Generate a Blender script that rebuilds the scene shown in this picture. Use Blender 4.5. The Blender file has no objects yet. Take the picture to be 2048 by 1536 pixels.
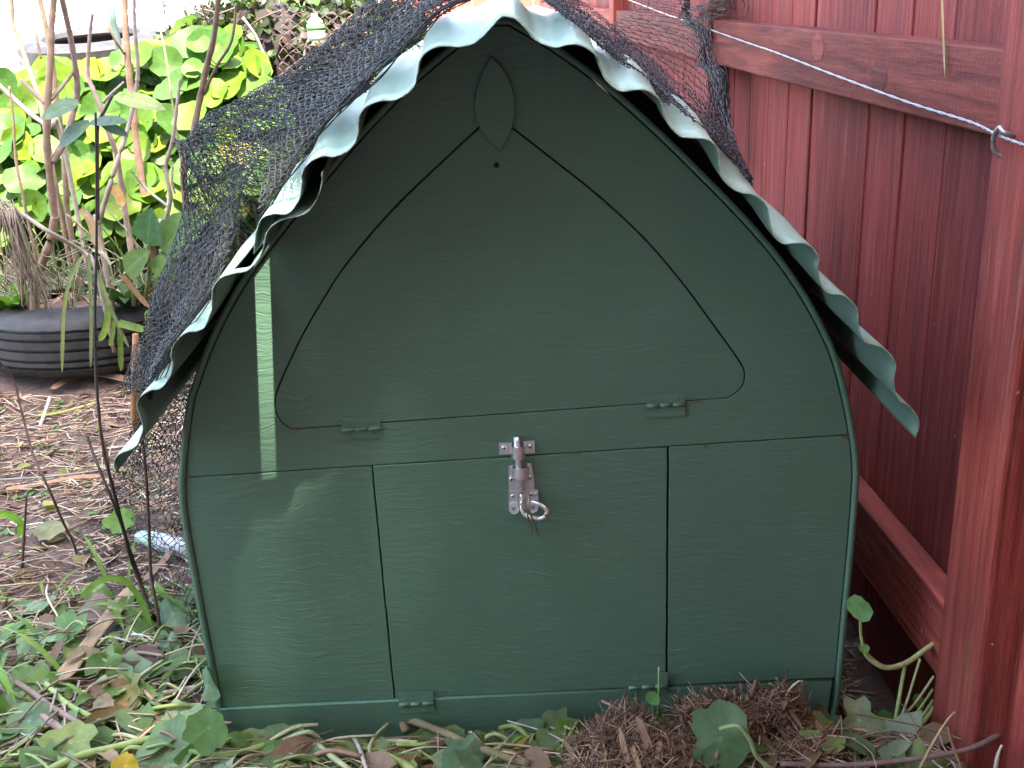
import bpy, math, random
import numpy as np
from mathutils import Vector, noise
random.seed(7); rng = np.random.default_rng(7)
R = math.radians
scn = bpy.context.scene
COL = scn.collection

# ------------------------------------------------------------------ camera
FPX = 2150.0; CAM = Vector((0, -1.21, .935)); PIT = R(20.1); ROL = R(2.7)
Fw = Vector((0, math.cos(PIT), -math.sin(PIT)))
R0 = Vector((1, 0, 0)); U0 = Vector((0, math.sin(PIT), math.cos(PIT)))
Rt = math.cos(ROL)*R0 - math.sin(ROL)*U0
Up = math.sin(ROL)*R0 + math.cos(ROL)*U0
def ray(px, py): return Fw + Rt*((px-1024)/FPX) - Up*((py-768)/FPX)
def at(px, py, y):                       # point of the photograph at depth y
    d = ray(px, py); return CAM + d*((y-CAM.y)/d.y)
def onz(px, py, z=0.0):                  # point of the photograph at height z
    d = ray(px, py); return CAM + d*((z-CAM.z)/d.z)
def onfence(px, py, x0, k=-.0436):
    d = ray(px, py); t = (x0+k*CAM.y-CAM.x)/(d.x-k*d.y); return CAM + d*t
cd = bpy.data.cameras.new('camera'); cam = bpy.data.objects.new('camera', cd); COL.objects.link(cam)
cd.sensor_width = 36; cd.lens = FPX/2048*36; cd.clip_start = .02; cd.clip_end = 900
from mathutils import Matrix
m = Matrix((Rt, Up, -Fw)).transposed().to_4x4(); m.translation = CAM
cam.matrix_world = m; scn.camera = cam

# ------------------------------------------------------------------ light
SUN = Vector((.092, -.35, 1)).normalized()
sl = bpy.data.lights.new('sun', 'SUN'); sl.energy = 2.8; sl.angle = R(.8); sl.color = (1, .95, .86)
so = bpy.data.objects.new('sun', sl); COL.objects.link(so)
so.rotation_euler = (-SUN).to_track_quat('-Z', 'Y').to_euler(); so.location = SUN*20
w = bpy.data.worlds.new('World'); scn.world = w; w.use_nodes = True
nt = w.node_tree; bg = nt.nodes['Background']; sk = nt.nodes.new('ShaderNodeTexSky')
sk.sky_type = 'NISHITA'; sk.sun_disc = False; sk.sun_elevation = math.asin(SUN.z)
sk.sun_rotation = math.atan2(SUN.x, SUN.y); sk.dust_density = 2.2; sk.air_density = 1.0; sk.ozone_density = .6
nt.links.new(sk.outputs[0], bg.inputs[0]); bg.inputs[1].default_value = .15
vs = scn.view_settings; vs.view_transform = 'Standard'; vs.look = 'None'; vs.gamma = 1; vs.exposure = 3.45; vs.use_white_balance = True; vs.white_balance_temperature = 6950; vs.white_balance_tint = 10

# ------------------------------------------------------------------ materials
class NT:
    def __init__(s, name):
        s.m = bpy.data.materials.new(name); s.m.use_nodes = True
        s.t = s.m.node_tree; s.b = s.t.nodes['Principled BSDF']; s.out = s.t.nodes['Material Output']
    def n(s, typ, **kw):
        nd = s.t.nodes.new('ShaderNode'+typ)
        for k, v in kw.items():
            if k.startswith('i_'):
                key = k[2:].replace('_', ' '); nd.inputs[int(key) if key.isdigit() else key].default_value = v
            else: setattr(nd, k, v)
        return nd
    def l(s, a, b): s.t.links.new(a, b)
    def coords(s, scale, obj=True, shift=True):
        tc = s.n('TexCoord'); mp = s.n('Mapping'); mp.inputs['Scale'].default_value = scale
        s.l(tc.outputs['Object'], mp.inputs[0])
        if shift:
            oi = s.n('ObjectInfo'); mu = s.n('VectorMath', operation='SCALE'); mu.inputs[0].default_value = (13, 31, 7)
            s.l(oi.outputs['Random'], mu.inputs['Scale']); s.l(mu.outputs[0], mp.inputs['Location'])
        return mp.outputs[0]
    def noise(s, vec, sc=1, det=4, rough=.6, dist=0):
        n = s.n('TexNoise'); n.inputs['Scale'].default_value = sc; n.inputs['Detail'].default_value = det
        n.inputs['Roughness'].default_value = rough; n.inputs['Distortion'].default_value = dist
        s.l(vec, n.inputs['Vector']); return n.outputs['Fac']
    def ramp(s, fac, stops):
        r = s.n('ValToRGB'); e = r.color_ramp.elements
        while len(e) < len(stops): e.new(.5)
        for q, (p, c) in zip(e, stops): q.position = p; q.color = (*c, 1) if len(c) == 3 else c
        s.l(fac, r.inputs[0]); return r.outputs[0]
    def mix(s, fac, a, b, mode='MIX'):
        x = s.n('Mix', data_type='RGBA', blend_type=mode)
        for v, k in ((fac, 0), (a, 6), (b, 7)):
            if isinstance(v, (int, float)): x.inputs[k].default_value = v
            elif isinstance(v, tuple): x.inputs[k].default_value = (*v, 1)
            else: s.l(v, x.inputs[k])
        return x.outputs[2]
    def math(s, op, a, b=0.0):
        x = s.n('Math', operation=op)
        for v, k in ((a, 0), (b, 1)):
            if isinstance(v, (int, float)): x.inputs[k].default_value = v
            else: s.l(v, x.inputs[k])
        return x.outputs[0]
    def bump(s, h, st=.3, dist=.002):
        b = s.n('Bump'); b.inputs['Strength'].default_value = st; b.inputs['Distance'].default_value = dist
        s.l(h, b.inputs['Height']); s.l(b.outputs[0], s.b.inputs['Normal'])
    def base(s, c): s.l(c, s.b.inputs['Base Color'])
    def rough(s, v):
        if isinstance(v, float): s.b.inputs['Roughness'].default_value = v
        else: s.l(v, s.b.inputs['Roughness'])

def mat_simple(name, c, rough=.6, var=.35, scale=30, metal=0.0, bump=0):
    a = NT(name); v = a.coords((scale,)*3); f = a.noise(v)
    a.base(a.ramp(f, [(.3, tuple(x*(1-var) for x in c)), (.7, tuple(min(1, x*(1+var)) for x in c))]))
    a.rough(rough); a.b.inputs['Metallic'].default_value = metal
    if bump: a.bump(f, bump, .002)
    return a.m

def mat_paint(name):                     # brushed dark green gloss paint over plywood grain
    a = NT(name)
    v = a.coords((5, 5, 150)); warp = a.noise(a.coords((6, 6, 9)), 1, 3)
    tc = a.n('TexCoord'); mp = a.n('Mapping'); mp.inputs['Scale'].default_value = (15, 15, 185); mp.inputs['Rotation'].default_value = (0, R(4), 0)
    add = a.n('VectorMath', operation='MULTIPLY_ADD'); cx = a.n('CombineXYZ'); a.l(warp, cx.inputs[2])
    a.l(cx.outputs[0], add.inputs[0]); add.inputs[1].default_value = (0, 0, .075); a.l(tc.outputs['Object'], add.inputs[2])
    a.l(add.outputs[0], mp.inputs[0])
    g = a.noise(mp.outputs[0], 1, 5, .65)
    g2 = a.noise(mp.outputs[0], 2.3, 2, .5)
    blot = a.noise(a.coords((6, 6, 6)), 1, 4)
    mp2 = a.n('Mapping'); mp2.inputs['Scale'].default_value = (26, 26, 230); mp2.inputs['Rotation'].default_value = (0, R(9), 0); a.l(add.outputs[0], mp2.inputs[0])
    sc = a.math('MULTIPLY', a.ramp(a.noise(mp2.outputs[0], 1, 2, .5), [(.60, (0, 0, 0)), (.72, (1, 1, 1))]), a.ramp(blot, [(.45, (0, 0, 0)), (.62, (1, 1, 1))]))
    c = a.mix(a.ramp(blot, [(.3, (0, 0, 0)), (.7, (1, 1, 1))]), (.094, .190, .130), (.115, .222, .153))
    c = a.mix(a.math('MULTIPLY', g, .55), c, (.062, .130, .088))
    c = a.mix(a.math('MULTIPLY', sc, .45), c, (.15, .27, .215))  # pale dashes put gloss glints into the paint colour
    chip = a.ramp(a.noise(a.coords((60, 60, 110)), 1, 3, .7), [(.80, (0, 0, 0)), (.81, (1, 1, 1))])
    c = a.mix(chip, c, (.17, .26, .20))
    a.base(c)
    a.rough(a.math('ADD', a.math('MULTIPLY', blot, .3), .22))
    h = a.math('ADD', a.math('ADD', a.math('MULTIPLY', g, 1.0), a.math('MULTIPLY', g2, .3)), a.math('MULTIPLY', sc, .5))
    a.bump(a.math('MULTIPLY', h, a.math('ADD', blot, .15)), .8, .0019)
    a.b.inputs['Specular IOR Level'].default_value = .5
    return a.m

def mat_stain(name, axis, tone=(1, 1, 1)):     # red-brown fence stain on sawn timber
    a = NT(name); k = 4.0; g = 75.0
    sc = {'z': (g, g, k), 'y': (g, k, g)}[axis]
    v = a.coords(sc); f = a.noise(v, 1, 5, .65, .4)
    big = a.noise(a.coords((9, 9, 3) if axis == 'z' else (5, 3, 14)), 1, 4, .6)
    fine = a.noise(a.coords((260, 260, 90)), 1, 2)
    t = lambda c: tuple(x*y for x, y in zip(c, tone))
    c = a.ramp(f, [(.28, t((.092, .015, .013))), (.5, t((.205, .032, .026))), (.72, t((.30, .057, .043)))])
    c = a.mix(a.ramp(big, [(.42, (0, 0, 0)), (.75, (.5, .5, .5))]), c, t((.12, .027, .028)))
    wear = a.ramp(a.noise(a.coords(tuple(x*.8 for x in sc)), 1, 6, .75), [(.57, (0, 0, 0)), (.72, (.6, .6, .6))])
    c = a.mix(wear, c, t((.34, .12, .105)))
    if name == 'post stain':
        c = a.mix(a.ramp(a.noise(a.coords((7, 7, 4)), 1, 5, .7), [(.57, (0, 0, 0)), (.72, (.75, .75, .75))]), c, (.13, .085, .035))
    spk = a.ramp(a.noise(a.coords((90, 90, 45)), 1, 1), [(.795, (0, 0, 0)), (.81, (1, 1, 1))])
    c = a.mix(spk, c, (.45, .33, .31))
    oi = a.n('ObjectInfo'); hv = a.n('HueSaturation'); a.l(a.math('ADD', a.math('MULTIPLY', oi.outputs['Random'], .75), .72), hv.inputs['Value'])
    a.l(c, hv.inputs['Color']); a.base(hv.outputs[0])
    a.rough(a.math('ADD', a.math('MULTIPLY', fine, .3), .62)); a.b.inputs['Specular IOR Level'].default_value = .3
    a.bump(a.math('ADD', a.math('MULTIPLY', f, 1.2), a.math('MULTIPLY', fine, .5)), .55, .003)
    return a.m

def mat_leaf(name, veins='radial', trans=.35, rough=.45):
    a = NT(name); at_ = a.n('Attribute', attribute_name='col'); c = at_.outputs['Color']
    uv = a.n('UVMap', uv_map='uv'); sep = a.n('SeparateXYZ'); a.l(uv.outputs[0], sep.inputs[0])
    x, y = sep.outputs[0], sep.outputs[1]
    if veins == 'radial':
        th = a.math('ARCTAN2', y, x); s_ = a.math('ABSOLUTE', a.math('SINE', a.math('MULTIPLY', th, 4.5)))
        r_ = a.math('SQRT', a.math('ADD', a.math('MULTIPLY', x, x), a.math('MULTIPLY', y, y)))
        vm = a.math('LESS_THAN', a.math('MULTIPLY', s_, a.math('ADD', r_, .04)), .07)
        ctr = a.math('LESS_THAN', r_, .09); vm = a.math('MAXIMUM', a.math('MULTIPLY', vm, .4), ctr)
        h = vm
    else:
        mid = a.math('LESS_THAN', a.math('ABSOLUTE', x), .07)
        st = a.math('SINE', a.math('ADD', a.math('MULTIPLY', y, 60), a.math('MULTIPLY', a.math('ABSOLUTE', x), -14)))
        vm = a.math('MAXIMUM', a.math('MULTIPLY', mid, .6), a.math('MULTIPLY', a.math('GREATER_THAN', st, .9), .15 if veins == 'pinnate' else .0)); h = vm
    blot = a.noise(a.coords((55, 55, 55)), 1, 4)
    c2 = a.mix(a.ramp(blot, [(.35, (0, 0, 0)), (.7, (.7, .7, .7))]), c, a.mix(1.0, c, (.55, .55, .42), 'MULTIPLY'))
    big = a.noise(a.coords((14, 14, 14)), 1, 3); c2 = a.mix(a.ramp(big, [(.4, (0, 0, 0)), (.65, (.6, .6, .6))]), c2, a.mix(1.0, c2, (1.25, 1.15, .8), 'MULTIPLY'))
    spot = a.ramp(a.noise(a.coords((120, 120, 120)), 1, 2), [(.70, (0, 0, 0)), (.74, (.7, .7, .7))]); c2 = a.mix(spot, c2, (.22, .17, .08))
    c2 = a.mix(a.math('MULTIPLY', vm, .6), c2, a.mix(1.0, c2, (1.9, 1.7, 2.0), 'MULTIPLY'))
    a.b.inputs['Specular IOR Level'].default_value = .3; a.base(c2); a.rough(a.math('ADD', a.math('MULTIPLY', blot, .3), rough-.08)); a.bump(a.math('ADD', h, blot), .35, .003)
    if trans:
        tr = a.n('BsdfTranslucent'); a.l(a.mix(1.0, c2, (.95, 1.15, .5), 'MULTIPLY'), tr.inputs[0]); mx = a.n('MixShader'); mx.inputs[0].default_value = trans
        a.l(a.b.outputs[0], mx.inputs[1]); a.l(tr.outputs[0], mx.inputs[2]); a.l(mx.outputs[0], a.out.inputs[0])
    return a.m

def mat_attr(name, rough=.7, axis=None):  # stems, straw and bark: colour per piece
    a = NT(name); c = a.n('Attribute', attribute_name='col').outputs['Color']
    f = a.noise(a.coords((60, 60, 60)), 1, 4)
    a.base(a.mix(a.ramp(f, [(.3, (0, 0, 0)), (.75, (.75, .75, .75))]), c, a.mix(1.0, c, (.45, .42, .4), 'MULTIPLY'))); a.rough(rough); a.bump(f, .3, .002)
    return a.m

M = {}
M['paint'] = mat_paint('green gloss paint')
M['post'] = mat_stain('post stain', 'z', (1.2, 1.35, 1.2)); M['paling'] = mat_stain('paling stain', 'z'); M['rail'] = mat_stain('rail stain', 'y', (1.1, 1.35, 1.2))
M['nast'] = mat_leaf('nasturtium leaf'); M['blade'] = mat_leaf('blade leaf', 'mid', .3); M['dock'] = mat_leaf('dock leaf', 'pinnate', .3)
M['dry'] = mat_leaf('dry leaf', 'pinnate', .1, .7); M['stem'] = mat_attr('stem'); M['straw'] = mat_attr('straw', .6)
M['dark'] = mat_simple('hollow shade', (.012, .012, .012), .9)  # near-black that stands in for shade in gaps, holes and slots
M['black_net'] = mat_simple('black net cord', (.020, .017, .015), .6)
M['grey_net'] = mat_simple('weathered net cord', (.055, .042, .045), .6)
M['galv'] = mat_simple('zinc plated steel', (.80, .83, .86), .24, .10, 60, .82)
M['wire'] = mat_simple('galvanised wire', (.42, .41, .42), .42, .25, 200, .85)
M['tiewire'] = mat_simple('bare tie wire', (.36, .30, .22), .4, .3, 80, .8)
M['tyre'] = mat_simple('dusty rubber', (.034, .032, .032), .62, .5, 22, 0, .25)
M['white'] = mat_simple('white plastic', (.55, .57, .60), .35, .08)
M['palegreen'] = mat_simple('pale green plastic', (.42, .62, .50), .3, .1)
M['limelabel'] = mat_simple('lime label', (.20, .55, .12), .4, .1)
M['pipe'] = mat_simple('grey green stake', (.10, .15, .14), .5, .3)
M['concrete'] = mat_simple('pale concrete', (.62, .60, .56), .8, .12, 6)
M['red'] = mat_simple('red weatherboard', (.40, .07, .04), .6, .2, 5)
def _roof():
    a = NT('pale green coated steel'); f = a.noise(a.coords((9, 3, 9)), 1, 5); s2 = a.noise(a.coords((120, 20, 120)), 1, 2)
    c = a.ramp(f, [(.3, (.25, .385, .30)), (.7, (.33, .46, .37))])
    c = a.mix(a.ramp(s2, [(.74, (0, 0, 0)), (.8, (.6, .6, .6))]), c, (.10, .12, .10)); a.base(c)
    a.rough(a.math('ADD', a.math('MULTIPLY', f, .25), .22)); return a.m
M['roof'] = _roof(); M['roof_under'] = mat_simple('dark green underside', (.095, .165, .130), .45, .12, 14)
def _ground():
    a = NT('garden soil'); v = a.coords((1, 1, 1), shift=False)
    f = a.noise(v, 38, 8, .7); g = a.noise(v, 3.2, 4); h = a.noise(v, 170, 3, .7)
    c = a.ramp(f, [(.3, (.060, .036, .027)), (.5, (.15, .098, .075)), (.68, (.26, .185, .145))])
    c = a.mix(a.ramp(g, [(.45, (0, 0, 0)), (.62, (.55, .55, .55))]), c, (.15, .085, .065))
    c = a.mix(a.ramp(h, [(.62, (0, 0, 0)), (.72, (.6, .6, .6))]), c, (.28, .21, .16))
    a.base(c); a.rough(.9); a.bump(a.math('ADD', f, a.math('MULTIPLY', h, .5)), .9, .012); return a.m
M['soil'] = _ground()
def _lawn():
    a = NT('lawn'); f = a.noise(a.coords((3, 3, 3), shift=False), 1, 6)
    a.base(a.ramp(f, [(.3, (.10, .17, .03)), (.7, (.30, .36, .10))])); a.rough(.8); return a.m
M['lawn'] = _lawn()

# ------------------------------------------------------------------ mesh building
class MB:
    def __init__(s): s.v = []; s.f = []; s.uv = []; s.c = []
    def add(s, vs, fs, uvs=None, col=(1, 1, 1)):
        o = len(s.v); s.v += [tuple(p) for p in vs]; s.f += [tuple(i+o for i in q) for q in fs]
        s.uv += list(uvs) if uvs else [(0, 0)]*len(vs); s.c += [col]*len(vs)
    def box(s, a, b, jit=0):
        x0, y0, z0 = a; x1, y1, z1 = b
        P = [(x, y, z) for z in (z0, z1) for y in (y0, y1) for x in (x0, x1)]
        if jit: P = [tuple(q+random.uniform(-jit, jit) for q in p) for p in P]
        s.add(P, [(0, 2, 3, 1), (4, 5, 7, 6), (0, 1, 5, 4), (2, 6, 7, 3), (0, 4, 6, 2), (1, 3, 7, 5)])
    def tube(s, pts, r, n=6, col=(1, 1, 1), knob=0):
        pts = [Vector(p) for p in pts]; k = len(pts)
        rs = r if isinstance(r, (list, tuple)) else [r]*k
        vs = []; ref = Vector((.31, .2, .93))
        for i, p in enumerate(pts):
            t = (pts[min(i+1, k-1)]-pts[max(i-1, 0)])
            t = t.normalized() if t.length > 1e-9 else Vector((0, 0, 1))
            a = t.cross(ref)
            if a.length < .15: a = t.cross(Vector((1, 0, .1)))
            a.normalize(); b = t.cross(a)
            rr = rs[i]*(1+(knob if i % 3 == 1 else 0))
            for j in range(n):
                q = 2*math.pi*j/n; vs.append(p+a*(rr*math.cos(q))+b*(rr*math.sin(q)))
        fs = [(i*n+j, i*n+(j+1) % n, (i+1)*n+(j+1) % n, (i+1)*n+j) for i in range(k-1) for j in range(n)]
        fs += [tuple(range(n-1, -1, -1)), tuple((k-1)*n+j for j in range(n))]
        s.add(vs, fs, None, col)
    def leaf_round(s, c, nrm, rad, col, cup=.18, n=27, rag=0, fold=0):
        nrm = nrm.normalized(); a = nrm.cross(Vector((.3, .9, .2))).normalized(); b = nrm.cross(a)
        ph = random.uniform(0, 6.3); vs = [c - nrm*rad*cup]; uv = [(0, 0)]
        wob = random.uniform(.04, .16); k2 = random.choice((2, 3)); R_ = [1+rag*(noise.noise(Vector((math.cos(6.283*j/n)*1.6, math.sin(6.283*j/n)*1.6, ph*9)))*1.6+random.uniform(-.3, .2)) for j in range(n)]; fa = random.uniform(0, 3.1)
        for rr in (.55, 1.0):
            for j in range(n):
                q = 2*math.pi*j/n+ph; e = rad*rr*R_[j]*(1+.035*math.cos(9*(q-ph))*rr*rr+.06*math.sin(2*q+ph))
                h = rad*(cup*(rr*rr-1)*.9+wob*rr*rr*math.sin(k2*q+ph)-fold*rr*abs(math.cos(q-fa)))
                vs.append(c+a*(e*math.cos(q))+b*(e*math.sin(q))+nrm*h); uv.append((rr*math.cos(q), rr*math.sin(q)))
        fs = [(0, 1+j, 1+(j+1) % n) for j in range(n)]
        fs += [(1+j, 1+n+j, 1+n+(j+1) % n, 1+(j+1) % n) for j in range(n)]
        s.add(vs, fs, uv, col)
    def leaf_long(s, base, d, up, L, W, bend, col, seg=6, shape='lance', fold=.25, twist=0, wave=0):
        d = d.normalized(); side = d.cross(up)
        if side.length < 1e-3: side = d.cross(Vector((1, .2, .1)))
        side.normalize(); up = side.cross(d).normalized()
        vs = []; uv = []; p = Vector(base); ang = 0; ph = random.uniform(0, 6)
        for i in range(seg+1):
            t = i/seg
            wdt = {'lance': math.sin(math.pi*min(1, .08+.92*t))**.8 if t < 1 else 0, 'strap': 1 if t < .75 else max(.02, (1-t)/.25)**.6,
                   'oval': math.sqrt(max(0, 1-(2*t-1)**2))*.98+.02, 'dock': (min(1, t*5)**.7)*(1-t**3)+.02}[shape]*W/2
            if wave: wdt *= 1+wave*math.sin(9*t*3+ph)
            dd = d*math.cos(ang)-up*math.sin(ang); uu = up*math.cos(ang)+d*math.sin(ang)
            ss = side*math.cos(twist*t)+uu*math.sin(twist*t)
            zz = uu*(wdt*fold)
            vs += [p-ss*wdt+zz, p, p+ss*wdt+zz]; uv += [(-1, t), (0, t), (1, t)]
            p = p+dd*(L/seg); ang += bend/seg
        fs = []
        for i in range(seg):
            o = i*3; fs += [(o, o+1, o+4, o+3), (o+1, o+2, o+5, o+4)]
        s.add(vs, fs, uv, col)
    def build(s, name, mat, parent=None, smooth=True):
        me = bpy.data.meshes.new(name); me.from_pydata(s.v, [], s.f); me.materials.append(M[mat] if isinstance(mat, str) else mat)
        ly = me.uv_layers.new(name='uv'); idx = np.empty(len(me.loops), dtype=np.int32); me.loops.foreach_get('vertex_index', idx)
        ly.data.foreach_set('uv', np.array(s.uv, dtype=np.float32)[idx].ravel())
        ca = me.color_attributes.new('col', 'FLOAT_COLOR', 'POINT'); c = np.ones((len(s.v), 4), dtype=np.float32); c[:, :3] = np.array(s.c, dtype=np.float32)
        ca.data.foreach_set('color', c.ravel())
        if smooth: me.polygons.foreach_set('use_smooth', [True]*len(me.polygons))
        me.update(); o = bpy.data.objects.new(name, me); COL.objects.link(o)
        if parent: o.parent = parent
        return o
def tag(o, label=None, cat=None, group=None, kind=None):
    for k, v in (('label', label), ('category', cat), ('group', group), ('kind', kind)):
        if v: o[k] = v
    return o
def empty(name, label, cat, loc=(0, 0, 0), group=None):
    o = bpy.data.objects.new(name, None); COL.objects.link(o); o.empty_display_size = .05
    return tag(o, label, cat, group)
def panel(name, loops, y0, y1, mat, parent=None, bev=.0008):
    """flat board cut to an outline (and holes) given as (x, z), front face at y0, back at y1"""
    cu = bpy.data.curves.new(name, 'CURVE'); cu.dimensions = '2D'; cu.fill_mode = 'BOTH'
    for lp in loops:
        sp = cu.splines.new('POLY'); sp.points.add(len(lp)-1)
        for q, (x, z) in zip(sp.points, lp): q.co = (x, z, 0, 1)
        sp.use_cyclic_u = True
    cu.extrude = (y1-y0)/2-bev; cu.bevel_depth = bev; cu.offset = -bev; cu.bevel_resolution = 1
    tmp = bpy.data.objects.new('tmp', cu); COL.objects.link(tmp)
    dg = bpy.context.evaluated_depsgraph_get(); me = bpy.data.meshes.new_from_object(tmp.evaluated_get(dg))
    bpy.data.objects.remove(tmp); bpy.data.curves.remove(cu)
    me.transform(Matrix(((1, 0, 0, 0), (0, 0, -1, (y0+y1)/2), (0, 1, 0, 0), (0, 0, 0, 1))))
    me.name = name; me.materials.clear(); me.materials.append(M[mat]); o = bpy.data.objects.new(name, me); COL.objects.link(o)
    if parent: o.parent = parent
    return o
def smoothpts(P, n=4):
    """catmull-rom through points"""
    P = [Vector(p) for p in P]; out = []
    for i in range(len(P)-1):
        a, b, c, d = P[max(i-1, 0)], P[i], P[i+1], P[min(i+2, len(P)-1)]
        for j in range(n):
            t = j/n; out.append(.5*((2*b)+(c-a)*t+(2*a-5*b+4*c-d)*t*t+(3*b-a-3*c+d)*t**3))
    return out+[P[-1]]
def var(c, v=.2, h=.08):
    k = random.uniform(1-v, 1+v); return tuple(max(0, x*k*random.uniform(1-h, 1+h)) for x in c)
def rv(s=1.0): return Vector((random.gauss(0, s), random.gauss(0, s), random.gauss(0, s)))

# ------------------------------------------------------------------ ground
def sst(a, b, x):
    t = min(1, max(0, (x-a)/(b-a))); return t*t*(3-2*t)
def gh(x, y):
    n = noise.noise(Vector((x*2.3, y*2.3, .3)))*.03+noise.noise(Vector((x*9, y*9, 4)))*.012+noise.noise(Vector((x*31, y*31, 9)))*.004
    near = 1-sst(6, 9, math.hypot(x, y))
    z = n*near-.012
    z += .66*sst(2.3, 3.3, y)
    z -= .12*sst(.42, .50, x)*sst(-.06, .06, y)*(1-sst(2.0, 2.4, y))
    z += .02*math.exp(-((y+.10)/.07)**2)*(1-sst(.5, .6, abs(x)))
    if abs(x) < .42 and -.02 < y < .8: z = min(z, -.015)
    return z
def axis(lo, hi, fine):
    a = [-300, -120, -50, -20, -9, -5, -3.4, -2.6]; a = [q for q in a if q < lo]
    k = int((hi-lo)/fine); a += [lo+(hi-lo)*i/k for i in range(k+1)]
    a += [q for q in (2, 2.6, 3.4, 4, 5, 7, 9, 14, 25, 60, 150, 400) if q > hi+.05]; return a
X = axis(-2.0, 1.0, .022); Yv = axis(-.9, 3.5, .022)
gb = MB(); gb.add([(x, y, gh(x, y)) for y in Yv for x in X], [(j*len(X)+i, j*len(X)+i+1, (j+1)*len(X)+i+1, (j+1)*len(X)+i) for j in range(len(Yv)-1) for i in range(len(X)-1)])
tag(gb.build('ground', 'soil'), kind='structure')
d = MB(); d.add([(-60, 3.9, .664), (.4, 3.9, .664), (.2, 13, .664), (-60, 13, .664)], [(0, 1, 2, 3)]); tag(d.build('driveway', 'concrete'), kind='structure')
d = MB(); d.add([(-60, 13.02, .668), (-7.6, 13.02, .668), (-9, 21, .668), (-60, 21, .668)], [(0, 1, 2, 3)]); tag(d.build('lawn', 'lawn'), kind='structure')
d = MB(); d.add([(-290, 13.04, .662), (190, 13.04, .662), (190, 390, .662), (-290, 390, .662)], [(0, 1, 2, 3)]); tag(d.build('path', 'concrete'), kind='structure')
def G(px, py, dz=0):                      # walk the ray to the uneven ground
    p = onz(px, py, 0)
    for _ in range(4): p = onz(px, py, gh(p.x, p.y)+dz)
    return p

# ------------------------------------------------------------------ coop
coop = empty('chicken_coop', 'dark green painted plywood coop with gothic arch front and corrugated roof', 'coop')
Rr = [(.418, -.008), (.421, .02), (.423, .12), (.4255, .25), (.426, .33), (.4235, .372), (.416, .412), (.405, .458), (.388, .512), (.366, .557), (.341, .599), (.309, .643), (.268, .69), (.222, .738), (.171, .789), (.117, .838), (.063, .879), (.016, .908)]
def sm2(L, n=4): return [(p.x, p.z) for p in smoothpts([(x, 0, z) for x, z in L], n)]
right = sm2(Rr); left = [(-x+.006 if z < .5 else -x+.008, z) for x, z in right]
outer = right+left[::-1]
def inset(L, t):
    out = []
    for i, (x, z) in enumerate(L):
        a = L[max(i-1, 0)]; b = L[min(i+1, len(L)-1)]; tx, tz = b[0]-a[0], b[1]-a[1]; q = math.hypot(tx, tz) or 1
        out.append((x-tz/q*t, z+tx/q*t))
    return out
# bent skin: 7 mm sheet running back
sk_ = MB(); inn = inset(outer, .007); K = len(outer); vs = []
for y in (-.003, .75): vs += [(x, y, z) for x, z in outer]+[(x, y, z) for x, z in inn]
fs = []
for i in range(K-1):
    fs += [(i, i+1, 2*K+i+1, 2*K+i), (K+i+1, K+i, 3*K+i, 3*K+i+1), (i+1, i, K+i, K+i+1), (2*K+i, 2*K+i+1, 3*K+i+1, 3*K+i)]
sk_.add(vs, fs); sk_.build('side_skin', 'paint', coop)
front = inset(outer, .0085)
def zs(x): return .3972+.0185*x           # seam between gable and lower panels
GAP = .0008
hatchpx = [(1455, 796), (585, 858), (566, 846), (553, 826), (550, 806), (555, 780), (580, 722), (622, 640), (690, 532), (780, 425), (870, 337), (955, 258), (990, 228), (1028, 258), (1110, 322), (1200, 394), (1290, 478), (1362, 562), (1420, 640), (1465, 702), (1486, 735), (1489, 757), (1480, 778)]
hp = [(p.x, p.z) for p in (at(a, b, 0) for a, b in hatchpx)]
hs = [(p.x, p.z) for p in smoothpts([(x, 0, z) for x, z in hp[1:]+hp[:1]], 3)]
hout = inset(hs, -GAP); hin = inset(hs, GAP)
if abs(sum(a[0]*b[1]-b[0]*a[1] for a, b in zip(hout, hout[1:]+hout[:1]))) < abs(sum(a[0]*b[1]-b[0]*a[1] for a, b in zip(hin, hin[1:]+hin[:1]))): hout, hin = hin, hout
def cut(L, f, keep):                      # clip front outline above / below a height
    out = []
    n = len(L)
    for i in range(n):
        a, b = L[i], L[(i+1) % n]; fa, fb = f(a), f(b)
        if (fa > 0) == keep: out.append(a)
        if (fa > 0) != (fb > 0): t = fa/(fa-fb); out.append((a[0]+(b[0]-a[0])*t, a[1]+(b[1]-a[1])*t))
    return out
gable = cut(front, lambda p: p[1]-zs(p[0])-GAP, True)
panel('gable_panel', [gable, hout], 0, .009, 'paint', coop)
hatch = panel('hatch_door', [hin], -.0008, .009, 'paint', coop)
low = cut(cut(front, lambda p: p[1]-zs(p[0])+GAP, False), lambda p: p[1]-.052, True)
def uneven(L, amp=.0005):
    out = []; n = len(L)
    for i in range(n):
        a, b = L[i], L[(i+1) % n]; d_ = math.hypot(b[0]-a[0], b[1]-a[1]); k = max(1, int(d_/.012))
        for j in range(k):
            q = (a[0]+(b[0]-a[0])*j/k, a[1]+(b[1]-a[1])*j/k); w_ = amp*noise.noise(Vector((q[0]*60, q[1]*60, 3))) if k > 1 else 0
            out.append((q[0]+w_, q[1]+amp*noise.noise(Vector((q[0]*45, q[1]*45, 8))) if k > 1 else q[1]))
    return out
dl, dr = -.177, .188
panel('lower_panel', [uneven(cut(low, lambda p: p[0]-dl+.0008, False))], .0003, .009, 'paint', coop)
panel('lower_panel', [uneven(cut(low, lambda p: p[0]-dr-.0012, True))], .0005, .009, 'paint', coop)
panel('pop_door', [uneven(cut(cut(low, lambda p: p[0]-dl-.0012, True), lambda p: p[0]-dr+.0014, False), .0008)], -.0004, .009, 'paint', coop)
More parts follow.
